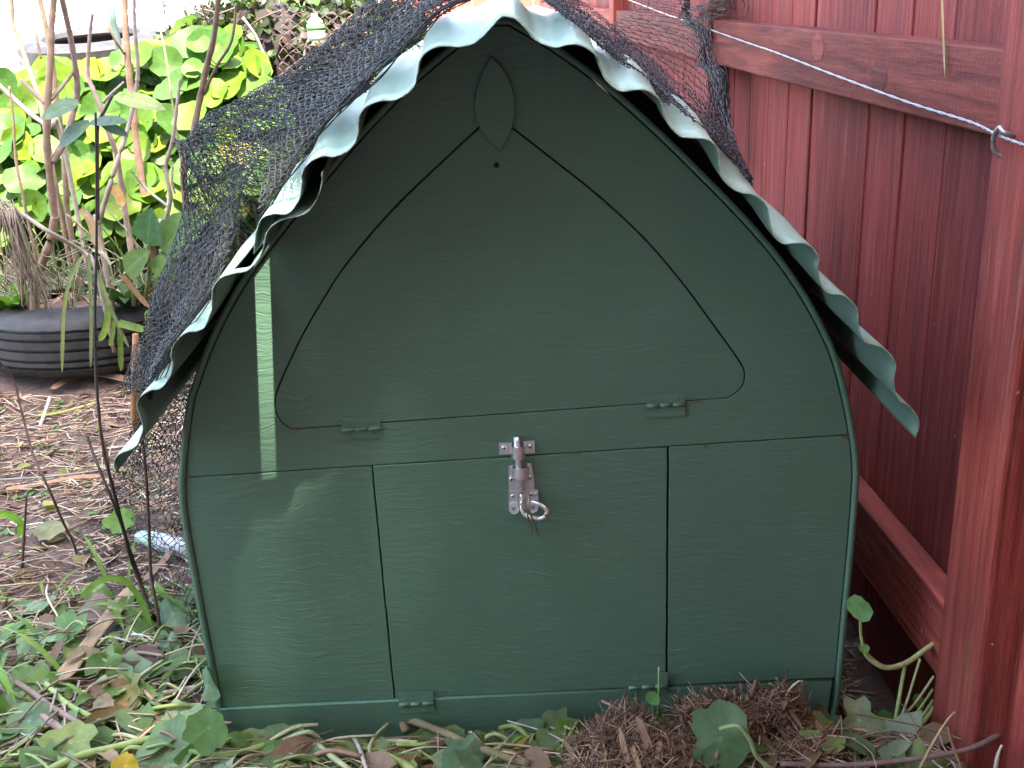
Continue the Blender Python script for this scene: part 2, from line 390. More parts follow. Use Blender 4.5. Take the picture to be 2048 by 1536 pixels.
panel('base_board', [[(-.409, -.014), (.404, -.018), (.409, .050), (-.412, .0515)]], -.0045, .012, 'paint', coop, .0012)
panel('back_panel', [front], .735, .744, 'paint', coop)
b = MB(); b.add([(x, .03, z) for x, z in inset(outer, .012)], [tuple(range(len(outer)))]); b.build('inner_shade_sheet', 'dark', coop)  # near-black sheet stands in for the shade inside the coop
# near-black strip standing in for the shade between curved skin and roof sheets
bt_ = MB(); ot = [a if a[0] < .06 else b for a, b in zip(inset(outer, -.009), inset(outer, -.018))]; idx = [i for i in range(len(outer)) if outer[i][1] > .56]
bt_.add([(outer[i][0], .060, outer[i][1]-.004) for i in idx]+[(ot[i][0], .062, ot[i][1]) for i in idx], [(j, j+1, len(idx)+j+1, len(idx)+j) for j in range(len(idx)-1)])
bt_.build('gap_shade_strip', 'dark', coop)
# leaf shaped turn catch over the hatch point
vp = [(982, 112), (966, 142), (953, 175), (948, 205), (950, 230), (959, 255), (976, 282), (1000, 304), (1014, 282), (1025, 256), (1031, 226), (1030, 198), (1022, 166), (1006, 136)]
panel('turn_catch', [[(p.x, p.z) for p in (at(a, b_, -.008) for a, b_ in vp)]], -.0075, -.0008, 'paint', coop, .0012)
# near-black disc in place of the shade in a screw dimple on hatch
c0 = at(993, 330, 0); q = MB(); q.tube([(c0.x, -.0014, c0.z), (c0.x, -.0002, c0.z)], .0032, 10); q.build('dimple_shade', 'dark', hatch)

for px, py, w_, h_ in ((588, 858, 13, 4), (1394, 803, 12, 3), (376, 957, 5, 6), (1692, 874, 10, 5), (1412, 893, 6, 4), (1150, 907, 18, 2.5)):
    c = at(px, py, -.0012); q = MB(); n = 14; rr = [random.uniform(.5, 1.15) for _ in range(n)]
    q.add([(c.x+w_*.0006*rr[i]*math.cos(2*math.pi*i/n), -.00125, c.z-.03*w_*.0006*math.cos(2*math.pi*i/n)+h_*.0006*rr[i]*math.sin(2*math.pi*i/n)) for i in range(n)]+[(c.x, -.0015, c.z)], [(n, i, (i+1) % n) for i in range(n)])
    q.build('bare_wood_chip', mat_simple('bare reddish ply', (.15, .085, .062), .8, .35, 90), coop)
def hinge(px0, px1, py0, py1, kn, name='hinge', yb=-.0008, tilt=-.066):
    pc = at((px0+px1)/2, kn, yb); wd = (at(px1, kn, yb)-at(px0, kn, yb)).length/2
    zt = at((px0+px1)/2, py0, yb).z-pc.z; zb = at((px0+px1)/2, py1, yb).z-pc.z
    h = MB(); h.box((-wd, -.0014, zb), (wd, 0, zt)); o = h.build(name, 'paint', coop, False)
    o.location = (pc.x, yb, pc.z); o.rotation_euler = (0, R(-.2), 0)
    k = MB(); n = 3
    for i in range(n):
        a = -wd+2*wd*i/n+.0004; e = -wd+2*wd*(i+1)/n-.0002; k.tube([(a, -.0022, 0), (e, -.0022, 0)], .0027, 10)
    kk = k.build('knuckle', 'paint', o)
    for sx in (-.55, .55):
        for z in (zt*.58, zb*.58):
            s_ = MB(); s_.tube([(wd*sx, -.0014, z), (wd*sx, -.0022, z), (wd*sx, -.0026, z)], [.0015, .0014, .0006], 8); s_.build('screw', 'paint', o)
    return o
hinge(683, 762, 832, 876, 857)
hinge(1293, 1370, 788, 832, 809)
hinge(798, 868, 1384, 1424, 1406, yb=-.0048)
hinge(1256, 1335, 1346, 1386, 1372, yb=-.0048)

# sliding bolt
bolt = MB(); yb = -.001
def bp(px, py, y): return at(px, py, y)
def plate(mb, quad, y, th=.0012):
    P = [at(a, b, y) for a, b in quad]; n = len(P); vs = [tuple(p) for p in P]+[(p.x, p.y-th, p.z) for p in P]
    mb.add(vs, [tuple(range(n))[::-1], tuple(range(n, 2*n))]+[(i, (i+1) % n, n+(i+1) % n, n+i) for i in range(n)])
plate(bolt, [(1017, 930), (1062, 925), (1068, 960), (1070, 1018), (1018, 1020)], yb)
bolt = bolt.build('door_bolt', 'galv', coop, False)
kp = MB(); plate(kp, [(997, 885), (1024, 884), (1025, 907), (999, 909)], yb); plate(kp, [(1046, 882), (1069, 880), (1070, 905), (1048, 907)], yb)
def arch(mb, px, py0, py1, hw, rise, y=yb, n=10):
    c = at(px, (py0+py1)/2, y); z0 = at(px, py1, y).z; z1 = at(px, py0, y).z; vs = []
    for r_ in (1, .86):
        for z in (z0, z1):
            vs += [(c.x-hw*r_*math.cos(math.pi*i/n), y-rise*r_*math.sin(math.pi*i/n)**.85-.0002, z) for i in range(n+1)]
    k = n+1; fs = []
    for i in range(n): fs += [(i, i+1, k+i+1, k+i), (2*k+i+1, 2*k+i, 3*k+i, 3*k+i+1), (i+1, i, 2*k+i, 2*k+i+1), (k+i, k+i+1, 3*k+i+1, 3*k+i)]
    mb.add(vs, fs)
arch(kp, 1036, 887, 911, .0092, .0138); kp.build('keeper', 'galv', bolt, False)
sa = MB(); arch(sa, 1041, 930, 950, .0110, .0142); sa.build('guide_strap', 'galv', bolt, False)
br_ = MB(); yc = -.0078
br_.tube([at(1033, 873, yc), at(1036, 905, yc), at(1039, 950, yc), at(1043, 985, yc)], .0045, 14); br_.tube([at(1043, 983, yc), at(1047, 1003, yc)], .0040, 12)
br_.build('bolt_bar', 'galv', bolt)
lp = MB(); L = [(1044, 1000), (1044, 1018), (1050, 1029), (1066, 1036), (1082, 1037), (1092, 1031), (1094, 1021), (1087, 1013), (1076, 1007), (1064, 1003)]
lp.tube(smoothpts([at(a, b_, -.013-.010*math.sin(i/9*math.pi)) for i, (a, b_) in enumerate(L)], 4), .0031, 10); lp.build('pull_loop', 'galv', bolt)
tb = MB()
for cx, cy in ((1028, 1016), (1066, 1013)):
    c = at(cx, cy, -.006); n = 18; vs = []
    for y in (-.0085, -.0025):
        for rr in (.0066, .0027):
            vs += [(c.x+rr*math.cos(2*math.pi*i/n), y+.3*rr*math.sin(2*math.pi*i/n), c.z+rr*math.sin(2*math.pi*i/n)) for i in range(n)]
    fs = []
    for i in range(n):
        j = (i+1) % n; fs += [(i, j, n+j, n+i), (2*n+i, 2*n+j, j, i), (n+i, n+j, 3*n+j, 3*n+i), (3*n+i, 3*n+j, 2*n+j, 2*n+i)]
    tb.add(vs, fs)
    plate(tb, [(cx-10, cy-34), (cx+10, cy-35), (cx+11, cy-4), (cx-11, cy-3)], -.0025)
tb.build('end_lug', 'galv', bolt, False)
for a, b_ in ((1008, 896), (1060, 893), (1023, 958), (1059, 955), (1026, 992), (1062, 989)):
    c = at(a, b_, -.003); s_ = MB(); s_.tube([(c.x, -.002, c.z), (c.x, -.0032, c.z), (c.x, -.0046, c.z), (c.x, -.0050, c.z)], [.0031, .0031, .0022, .0007], 12); so_ = s_.build('screw', 'galv', bolt)
    k = MB(); k.box((c.x-.0022, -.0052, c.z-.0004), (c.x+.0022, -.0046, c.z+.0004)); k.box((c.x-.0004, -.0053, c.z-.0022), (c.x+.0004, -.0047, c.z+.0022))
    k.build('screw_slot', 'dark', bolt, False)
# twisted tie wire pinning the bolt
tw = MB(); W1 = [(1062, 1066), (1064, 1052), (1057, 1036), (1052, 1015), (1040, 1008), (1037, 995), (1041, 985), (1050, 984), (1057, 992), (1057, 1010), (1062, 1030), (1070, 1050), (1078, 1070)]
tw.tube(smoothpts([at(a, b_, -.028+.010*math.cos(i)) for i, (a, b_) in enumerate(W1)], 4), .0011, 6)
tag(tw.build('tie_wire', 'tiewire'), 'thin twisted wire looped through the steel door bolt of the coop', 'wire')

# corrugated roof: profile of the front edge measured in the plane y = -0.12
PA = [(526, 437), (546, 429), (573, 429), (590, 416), (602, 393), (605, 369), (607, 343), (623, 324), (646, 314), (670, 314), (693, 305), (711, 287), (718, 264), (719, 237), (731, 217), (757, 204), (790, 201), (816, 188), (831, 170), (837, 144), (842, 120), (857, 103), (883, 94), (916, 95), (942, 91), (965, 76), (983, 56), (1000, 38), (1016, 35), (1034, 42), (1052, 60), (1070, 81), (1091, 91), (1112, 96), (1135, 91), (1156, 91), (1177, 100), (1194, 115), (1199, 133), (1208, 156), (1224, 173), (1245, 184), (1276, 180), (1299, 185), (1320, 203), (1327, 227), (1336, 250), (1359, 273), (1385, 277), (1411, 279), (1432, 294), (1437, 320), (1440, 349), (1456, 372), (1479, 385), (1507, 391), (1531, 412), (1537, 440), (1546, 472), (1566, 488), (1592, 486), (1617, 491), (1635, 513), (1634, 545), (1650, 583), (1685, 591), (1711, 615), (1715, 650), (1727, 682), (1768, 698), (1789, 727), (1785, 762), (1794, 797), (1818, 813), (1836, 843), (1828, 875)]
PA = [(510, 508), (512, 480), (517, 455)]+PA
PB = [(643, 345), (640, 378), (622, 416), (600, 431), (560, 441), (534, 462), (526, 492), (518, 515), (504, 533), (489, 543), (465, 547), (439, 557), (424, 578), (422, 602), (421, 622), (408, 654), (390, 663), (375, 664), (357, 676), (344, 694), (340, 712), (344, 733), (336, 757), (320, 777), (299, 781), (279, 794), (272, 812), (279, 835), (284, 859), (276, 885), (263, 898), (242, 906), (229, 917), (226, 932), (230, 947)]
def sheet(name, prof, y0, y1, slit=None):
    P = smoothpts([at(a, b_, -.12) for a, b_ in prof], 4); P = [(p.x, p.z) for p in P]; Q = inset(P, .0011)
    ys = [y0]+([-.100, -.05, .012] if slit else [-.085, -.05, -.01])+[y0+.2+i*(y1-y0-.2)/6 for i in range(7)]
    n = len(P); o = MB(); vs = []
    def wv(x, y): return .0018*noise.noise(Vector((x*9, y*4, 1)))*sst(y0, y0+.2, y)+.024*sst(-.13, .05, y)*sst(-.40, -.22, -abs(x))*(1-.9*math.exp(-((x+.277)/.022)**2))
    for k, y in enumerate(ys):
        e = .0009 if k == 0 else 0
        vs += [(x+e*random.uniform(-.5, .5), y+e*random.uniform(-1, 1), z+wv(x, y)) for x, z in P]
    for k, y in enumerate(ys): vs += [(x, y, z+wv(x, y)) for x, z in Q]
    m_ = len(ys)*n; fs = []
    def hole(i, k): return slit and ys[k] >= -.1001 and ys[k+1] <= .0121 and slit[0] <= .5*(P[i][0]+P[i+1][0]) <= slit[1] and .6 < P[i][1] < .72
    for k in range(len(ys)-1):
        for i in range(n-1):
            if hole(i, k): continue
            fs += [(k*n+i, (k+1)*n+i, (k+1)*n+i+1, k*n+i+1), (m_+k*n+i, m_+k*n+i+1, m_+(k+1)*n+i+1, m_+(k+1)*n+i)]
    for i in range(n-1): fs += [(i, i+1, m_+i+1, m_+i), ((len(ys)-1)*n+i+1, (len(ys)-1)*n+i, m_+(len(ys)-1)*n+i, m_+(len(ys)-1)*n+i+1)]
    for k in range(len(ys)-1): fs += [(k*n, m_+k*n, m_+(k+1)*n, (k+1)*n), (k*n+n-1, (k+1)*n+n-1, m_+(k+1)*n+n-1, m_+k*n+n-1)]
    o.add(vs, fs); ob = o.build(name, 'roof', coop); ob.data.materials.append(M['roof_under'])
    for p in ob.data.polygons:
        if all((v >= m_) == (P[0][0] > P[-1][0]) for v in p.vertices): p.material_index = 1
    return ob
sheet('roof_sheet', PA, -.122, .80)
sheet('roof_sheet', PB, -.119, .80, (-.286, -.269))
roofmid = lambda px, py, y: at(px, py, -.12)+Vector((0, y+.12, 0))

# ------------------------------------------------------------------ fence
fence = empty('red_paling_fence', 'red stained paling fence along the right side of the coop', 'fence')
FK = -.0436
def fbox(x0, x1, y0, y1, z0, z1, name, mat, bev=.003, jit=0):
    """box whose long side follows the fence line"""
    o = MB(); o.box((x0, y0, z0), (x1, y1, z1), jit)
    o.v = [(x+FK*y, y, z) for x, y, z in o.v]; ob = o.build(name, mat, fence, False)
    md = ob.modifiers.new('b', 'BEVEL'); md.width = bev; md.segments = 2; md.limit_method = 'ANGLE'; return ob
for y0 in (-.118, 1.345, 2.80, 4.26): fbox(.541, .655, y0, y0+.105, -.3, 1.75, 'post', 'post', .005)
for a, b_ in ((-.012, 1.344), (1.451, 2.799), (2.906, 4.259)):
    fbox(.550, .588, a+.001, b_-.001, .758, .852, 'rail', 'rail'); fbox(.5505, .588, a+.001, b_-.001, .046, .156, 'rail', 'rail'); fbox(.5505, .588, a+.001, b_-.001, 1.42, 1.52, 'rail', 'rail')
y = -1.405
while y < 6.3:
    t = random.uniform(0, .003); wd = .135-random.choice((.0015, .002, .004, .006)); tw_ = random.uniform(-.003, .003)
    o = fbox(.589+t, .606+t, y+.0005, y+wd, -.3, 1.62+random.uniform(-.01, .01), 'paling', 'paling', .002, .0012)
    # shallow sawn groove: a second lapped strip on some palings gives the stepped look
    y += .135
fbox(.5895, .612, 6.4, 6.5, -.3, 1.6, 'paling', 'paling')
bf = empty('back_fence', 'orange red timber fence far behind the garden at the top edge', 'fence')
for i in range(11):
    o = MB(); x = -1.0+i*.135; o.box((x, 8.9, .3), (x+.131, 8.92, 2.5)); o.build('paling', 'red', bf, False)
o = MB(); o.box((-1.0, 8.86, 1.1), (.48, 8.899, 1.2)); o.build('rail', 'red', bf, False)
# knots on the top rail
for px, py in ((1636, 95), (1758, 152)):
    c = onfence(px, py, .550); k = MB(); n = 16
    k.add([(c.x-.0005+FK*0, c.y+.030*math.cos(2*math.pi*i/n), c.z+.022*math.sin(2*math.pi*i/n)) for i in range(n)]+[(c.x-.0011, c.y, c.z)], [(n, (i+1) % n, i) for i in range(n)])
    k.v = [(x-.0001-FK*(c.y-y_), y_, z) for x, y_, z in k.v]; k.build('knot', 'rail', fence)
# straining wire
WP = [(1240, -8, 1.35), (1328, 26, 1.2), (1375, 42, 1.1), (1500, 86, .75), (1553, 104, .65), (1673, 150, .45), (1823, 205, .22), (1947, 244, .02), (2006, 272, -.125), (2075, 297, -.25)]
def wp(px, py, y): return onfence(px, py, .532) if 1900 < px < 2020 else at(px, py, y)
P = smoothpts([onfence(a, b_, .536 if a > 1990 else .545, FK) for a, b_, y in WP], 14)
wr = MB()
for ph in (0, math.pi):
    wr.tube([p+Vector((0, math.cos(i*1.3+ph), math.sin(i*1.3+ph)))*.0010-Vector((.003, 0, 0)) for i, p in enumerate(P)], .0011, 5)
tag(wr.build('fencing_wire', 'wire'), 'twisted galvanised fencing wire running across the top fence rail', 'wire')
st = MB(); c = onfence(2014, 276, .541)
st.tube(smoothpts([c+Vector((.006, .006, -.022)), c+Vector((-.006, .012, -.016)), c+Vector((-.010, .010, 0)), c+Vector((-.010, -.002, .012)), c+Vector((-.010, -.014, .008)), c+Vector((.006, -.016, .004))], 4), .0026, 7)
tag(st.build('wire_staple', 'wire'), 'bent galvanised staple holding the wire on the near fence post', 'staple')

# ------------------------------------------------------------------ netting
def net(mb, grid, nu, nv, r=.0006, jit=.25, drop=.0, nz=.012, nzs=9, seed=0, keep=None):
    """diamond mesh of knotted cord over a loft of points grid[row][col]"""
    A = np.array([[tuple(p) for p in row] for row in grid]); nr, nc = A.shape[:2]
    def surf(u, v):
        a = min(u*(nr-1), nr-1.0001); b = min(v*(nc-1), nc-1.0001); i, j = int(a), int(b)
        def cr(P, t, k):
            n = len(P); p0, p1, p2, p3 = P[max(k-1, 0)], P[k], P[min(k+1, n-1)], P[min(k+2, n-1)]
            return .5*(2*p1+(p2-p0)*t+(2*p0-5*p1+4*p2-p3)*t*t+(3*p1-p0-3*p2+p3)*t**3)
        rows = [cr(A[q], b-j, j) for q in range(nr)]
        return cr(rows, a-i, i)
    N = {}
    for i in range(nu+1):
        for j in range(nv+1):
            if (i+j) % 2: continue
            p = Vector(surf((i+random.uniform(-jit, jit))/nu if 0 < i < nu else i/nu, (j+random.uniform(-jit, jit))/nv if 0 < j < nv else j/nv))
            q = p*nzs+Vector((seed*3.1, seed, 0))
            N[i, j] = p+Vector((noise.noise(q), noise.noise(q+Vector((9, 3, 1))), noise.noise(q+Vector((4, 7, 2)))))*nz
    for (i, j), p in N.items():
        for dj in (-1, 1):
            e = N.get((i+1, j+dj))
            if e is None or random.random() < drop: continue
            if keep and not keep((p+e)/2): continue
            mid = (p+e)/2+rv(.0012)
            mb.tube([p, mid, e], r, 3)
bn = empty('bird_netting', 'black bird netting bunched over the roof and down the left side of the coop', 'netting')
rowsF_ = [(957, -5), (883, 26), (833, 76), (763, 149), (707, 199), (655, 249), (602, 316), (540, 401), (470, 515), (400, 620), (350, 692), (318, 752), (300, 800)]
rowsF = [(a+9, b_+13) for a, b_ in rowsF_]
rowsS = [(835, -20), (775, 12), (684, 108), (618, 148), (568, 182), (502, 217), (432, 252), (396, 318), (402, 425), (368, 535), (340, 632), (318, 700), (300, 790)]
def lay(df, ds, bulge, seed, y2=.75):
    g = []
    for i, (a, b_) in enumerate(zip(rowsF, rowsS)):
        f = at(a[0], a[1], -.085+df)+Vector((-.004, 0, .010+.004*seed)); s_ = at(b_[0]+ds*random.uniform(-.4, 1), b_[1]+ds*.5*random.uniform(-.4, 1), .30+.05*math.sin(i*1.7+seed))
        mid = (f+s_)/2+Vector((-.35, 0, .9))*bulge
        bk = s_+Vector((.25, .28, -.2)); g.append([f, mid, s_, bk])
    return g
def lapclear(p):
    d_ = p-Vector((-.283, -.055, .69)); return not (abs(d_.dot(e1)) < .020 and abs(d_.dot(e2)) < .085 and d_.z > -.1)
e1 = Vector((1, 0, 0))-SUN*SUN.x; e1.normalize(); e2 = SUN.cross(e1)
n1 = MB(); net(n1, lay(0, 0, .008, 0), 108, 44, .00072, .13, .01, .009, 9, 0, lapclear)
net(n1, lay(.02, 14, .002, 1), 112, 46, .0006, .2, .05, .014, 9, 1, lapclear); net(n1, lay(.04, 30, .0, 2), 128, 50, .00052, .4, .06, .018, 8, 2, lapclear)
net(n1, lay(.05, 44, -.012, 3), 120, 44, .00052, .4, .1, .02, 8, 3, lapclear)
n1.build('roof_layer', 'black_net', bn)
# bunched hem along the front edge of the net
hm = MB()
for k in range(7):
    P = [p for p in smoothpts([at(a, b_, -.083)+Vector((-.003, 0, .010))+rv(.003) for a, b_ in rowsF], 8)]
    i = 0
    while i < len(P)-1:
        j = i
        while j < len(P) and lapclear(P[j]): j += 1
        if j-i > 1: hm.tube(P[i:j], .0007, 4)
        i = j+1
hm.build('hem', 'black_net', bn)
# loose corner and skirt to the ground
n2 = MB(); net(n2, [[at(440, 240, .32), at(400, 262, .38), at(346, 287, .45)], [at(430, 300, .32), at(395, 300, .36), at(352, 290, .45)], [at(420, 420, .3), at(404, 400, .33), at(392, 330, .4)]], 16, 14, .0007, .3, .05, .01, 10, 4)
sk2 = [[at(262, 840, .10), at(310, 790, .22), at(370, 740, .34), at(400, 700, .42)],
       [at(235, 930, .22), at(290, 900, .22), at(350, 900, .24), at(385, 880, .26)],
       [G(205, 1000, .03), G(270, 1010, .06), at(340, 1010, .16), at(380, 1010, .16)],
       [G(150, 1090, .012), G(240, 1120, .02), G(330, 1130, .03), at(395, 1120, .10)],
       [G(190, 1170, .01), G(270, 1210, .012), G(350, 1240, .012), G(400, 1260, .012)]]
net(n2, sk2, 60, 30, .0007, .35, .12, .012, 12, 5); net(n2, [[p+Vector((.01, .05, .0)) for p in r_] for r_ in sk2[:4]], 50, 26, .0007, .4, .2, .02, 10, 6)
n2.build('hanging_skirt', 'black_net', bn)
# right hand slope
rF = [(1040, -6), (1085, 24), (1135, 62), (1196, 112), (1236, 142), (1290, 182), (1330, 216), (1400, 276), (1452, 325), (1492, 372)]
rT = [(1100, -30), (1150, -5), (1205, 30), (1252, 74), (1285, 100), (1318, 128), (1352, 166), (1435, 244), (1474, 300), (1502, 368)]
n3 = MB()
for sd, (dy, ss) in enumerate(((0, 1), (.04, .8), (.07, .6))):
    net(n3, [[at(*a, -.07+dy)+Vector((.004, 0, .010)), (at(*a, -.05+dy)+at(*b_, .18+dy))/2, at(a[0]+(b_[0]-a[0])*ss, a[1]+(b_[1]-a[1])*ss, .20+dy)] for a, b_ in zip(rF, rT)], 120, 28, .0005, .36, .12 if sd else 0, .007, 12, 10+sd)
n3.build('right_slope_layer', 'grey_net', bn)
n4 = MB(); net(n4, [[at(1215, 60, .25), at(1270, 20, .6), onfence(1310, -20, .53)], [at(1330, 130, .25), at(1370, 60, .55), onfence(1408, 20, .53)], [at(1390, 205, .22), at(1410, 130, .5), onfence(1424, 95, .53)], [at(1440, 285, .2), at(1440, 220, .4), onfence(1450, 190, .53)], [at(1490, 355, .18), at(1480, 320, .3), onfence(1474, 300, .53)]], 26, 32, .0006, .12, 0, .006, 6, 20)
n4.build('stretched_panel', 'grey_net', bn)
fnr = empty('fence_net_rope', 'bunched dark rope of old netting hanging over the fence rail', 'netting')
rp = [(1378, -20), (1372, 20), (1378, 46), (1402, 64), (1411, 92), (1409, 120), (1415, 140), (1440, 152), (1449, 185), (1448, 225), (1446, 262), (1441, 300), (1452, 330)]
rb = MB()
base = smoothpts([onfence(a, b_, .526) for a, b_ in rp], 5)
for k in range(26):
    off = rv(.006); rb.tube([p+off*(1+.6*math.sin(i*.4+k))+rv(.0022) for i, p in enumerate(base)], .0011, 4)
rb.build('bunched_cord', 'black_net', fnr)
rl = MB(); top = [onfence(a, b_, .528) for a, b_ in ((1385, 20), (1420, 18), (1455, 8), (1470, -20))]
for k in range(22):
    off = rv(.012); rl.tube(smoothpts([p+off+rv(.010) for p in top], 5), .0008, 4)
net(rl, [[onfence(a, b_, .527) for a, b_ in r_] for r_ in (((1405, 110), (1425, 120), (1445, 140)), ((1418, 180), (1435, 190), (1455, 195)), ((1432, 290), (1445, 290), (1460, 290)))], 30, 12, .0009, .45, 0, .008, 30, 30)
rl.build('loose_net', 'black_net', fnr)
ds = MB(); p0 = onfence(1884, -30, .545); ds.leaf_long(p0, onfence(1889, 120, .545)-p0, Vector((-1, 0, 0)), .11, .006, 0, (.5, .36, .16), 6, 'strap', .2)
tag(ds.build('dry_grass_blade', 'dry'), 'single straw coloured dry blade hanging in front of the upper palings', 'grass blade')

# ------------------------------------------------------------------ tyres
def tyre(name, label, c, Ro, Wd, grooves, tilt=(0, 0, 0)):
    o = MB(); n = 96; hw = Wd/2; prof = []
    zz = [-.36, -.22, -.02, .18, .34] if grooves else []
    prof += [(Ro*.60, -hw*.80), (Ro*.64, -hw*.98), (Ro*.80, -hw*1.0), (Ro*.92, -hw*.92), (Ro*.975, -hw*.78)]
    last = -.78
    for g in zz:
        prof += [(Ro, hw*(g-.035)*1.6), (Ro-.012, hw*(g-.022)*1.6), (Ro-.012, hw*(g+.022)*1.6), (Ro, hw*(g+.035)*1.6)]
    prof += [(Ro*.975, hw*.78), (Ro*.92, hw*.92), (Ro*.80, hw*1.0), (Ro*.64, hw*.98), (Ro*.60, hw*.80), (Ro*.61, hw*.70), (Ro*.80, hw*.72), (Ro*.9, hw*.4), (Ro*.9, -hw*.4), (Ro*.61, -hw*.70)]
    k = len(prof); vs = []
    for i in range(n):
        q = 2*math.pi*i/n; lug = .004 if i % 2 else 0
        for r_, z in prof:
            rr = r_-(lug if abs(abs(z)-hw*.78) < .02 and r_ > Ro*.95 else 0)
            vs.append((rr*math.cos(q), rr*math.sin(q), z))
    fs = [(i*k+j, ((i+1) % n)*k+j, ((i+1) % n)*k+(j+1) % k, i*k+(j+1) % k) for i in range(n) for j in range(k)]
    o.add(vs, fs); ob = o.build(name, 'tyre'); ob.location = c; ob.rotation_euler = tilt
    md = ob.modifiers.new('e', 'EDGE_SPLIT'); md.split_angle = R(40); tag(ob, label, 'tyre'); return ob
TC = Vector((-1.2, 1.82, .085))
tyre('tyre_planter', 'black grooved car tyre lying flat as a planter full of weeds at left', TC, .322, .178, True, (R(-2), R(1), 0))
pb = MB(); n = 40
pb.add([(TC.x, TC.y, .15)]+[(TC.x+.285*math.cos(2*math.pi*i/n), TC.y+.285*math.sin(2*math.pi*i/n), .118+random.uniform(-.006, .012)) for i in range(n)], [(0, 1+i, 1+(i+1) % n) for i in range(n)])
tag(pb.build('planter_soil', 'soil'), 'brown soil filling the tyre planter under the weeds', 'soil', kind='structure')
t2c = at(190, 104, 3.42); tyre('worn_tyre', 'dusty old tyre lying on the bank beside the sunny driveway', (t2c.x, 3.42, .745), .30, .19, False, (R(7), 0, 0))
sl_ = MB(); c = at(25, 125, 3.3); sl_.box((c.x-.35, 3.1, .58), (c.x+.10, 3.5, .74)); o = sl_.build('concrete_block', 'concrete', None, False); md = o.modifiers.new('b', 'BEVEL'); md.width = .012; md.segments = 2
tag(o, 'grey concrete block at the left edge beside the old tyre', 'block')
stk = MB(); a = at(222, -20, 2.6); stk.tube([a, at(226, 40, 2.6), at(236, 85, 2.6), at(250, 330, 2.6)], .011, 10); tag(stk.build('garden_stake', 'pipe'), 'grey green garden stake standing in front of the old tyre', 'stake')

# ------------------------------------------------------------------ nasturtiums
LEAFC = [(.085, .19, .022), (.12, .23, .022), (.065, .155, .024), (.155, .25, .022), (.055, .14, .032), (.25, .26, .03)]
def outline_top(px):                      # height of the leaf mass in the photograph
    xs = [-80, 0, 60, 120, 200, 250, 320, 380, 450, 510, 545, 570]; ys = [150, 140, 130, 120, 118, 95, 72, 52, 60, 95, 160, 260]
    return float(np.interp(px, xs, ys))
def nplant(name, label, n, pxr, yb, dy, rad, lo=470, group='nasturtium plants in the back bed', dark=False):
    e = empty(name, label, 'plant', (0, 0, 0), group); lf = MB(); stm = MB()
    for i in range(n):
        px = random.uniform(*pxr); tp = outline_top(px)+18; py = tp+(lo-tp)*random.random()**1.25
        t = (py-60)/450; y_ = yb+dy*(1-t)+random.uniform(-.10, .16)
        c = at(px, py, y_)
        if c.z < gh(c.x, c.y)+.04: continue
        nr = (Vector((random.gauss(0, .33), -.85+random.gauss(0, .3), .75+random.gauss(0, .3)))).normalized()
        cc = random.choices(LEAFC, (5, 5, 4, 3, 3, .9))[0]
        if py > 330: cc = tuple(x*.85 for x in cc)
        lf.leaf_round(c, nr, rad*random.uniform(.55, 1.12), var(cc, .2, .1))
        ft = Vector((c.x+random.uniform(-.08, .08), y_+.12, max(gh(c.x, y_+.1), c.z-.38)))
        stm.tube(smoothpts([c-nr*.012, (c+ft)/2+Vector((0, .03, .04)), ft], 3), .0032, 5, var((.24, .33, .10), .2))
    # a darker inner shell of leaves behind, hiding the bank
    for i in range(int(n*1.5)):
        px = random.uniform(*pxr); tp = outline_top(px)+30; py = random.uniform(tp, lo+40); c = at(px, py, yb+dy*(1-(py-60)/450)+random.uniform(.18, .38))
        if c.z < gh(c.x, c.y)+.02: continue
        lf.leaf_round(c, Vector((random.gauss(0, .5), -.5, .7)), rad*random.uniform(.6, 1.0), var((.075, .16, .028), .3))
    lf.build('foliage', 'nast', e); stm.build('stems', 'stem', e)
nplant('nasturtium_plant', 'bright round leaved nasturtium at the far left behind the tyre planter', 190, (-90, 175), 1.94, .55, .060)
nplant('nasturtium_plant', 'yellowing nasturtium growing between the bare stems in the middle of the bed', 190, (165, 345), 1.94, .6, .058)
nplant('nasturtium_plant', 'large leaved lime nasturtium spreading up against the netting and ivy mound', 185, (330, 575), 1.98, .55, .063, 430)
e = empty('nasturtium_vine', 'nasturtium trailing over the top of the ivy mound at the top edge', 'plant'); lf = MB(); stm = MB()
for i in range(46):
    px = random.uniform(470, 730); py = random.uniform(-50, 14)+max(0, (600-px)*.02); c = at(px, py, 3.0+random.uniform(0, .5))
    lf.leaf_round(c, Vector((random.gauss(0, .4), -.8, .6)), random.uniform(.05, .085), var(random.choice(LEAFC[:4]), .2)); stm.tube([c, c+Vector((.05, .2, -.3))], .003, 5, (.24, .33, .1))
lf.build('foliage', 'nast', e); stm.build('stems', 'stem', e)

# ivy mound behind
e = empty('ivy_mound', 'low dark mound smothered in small leaved ivy behind the netting', 'hedge')
ic = Vector((-.72, 2.95, .58)); rx, ry, rz = .50, .36, .36
core = MB(); n1_, n2_ = 28, 16; vs = []
def ivs(u, v, k=1.0):
    q = Vector((math.cos(u)*math.cos(v), math.sin(u)*math.cos(v), math.sin(v))); s_ = [math.copysign(abs(x)**.65, x) for x in q]
    p = Vector((ic.x+rx*s_[0]*k, ic.y+ry*s_[1]*k, ic.z+rz*s_[2]*k)); return p+(p-ic).normalized()*noise.noise(p*6)*.05
for j in range(n2_+1): vs += [ivs(2*math.pi*i/n1_, -1.3+2.87*j/n2_, .93) for i in range(n1_)]
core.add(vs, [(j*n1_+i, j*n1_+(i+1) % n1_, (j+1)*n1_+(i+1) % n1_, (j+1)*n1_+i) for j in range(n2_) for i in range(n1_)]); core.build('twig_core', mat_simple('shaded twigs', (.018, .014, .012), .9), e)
lf = MB(); tw_ = MB()
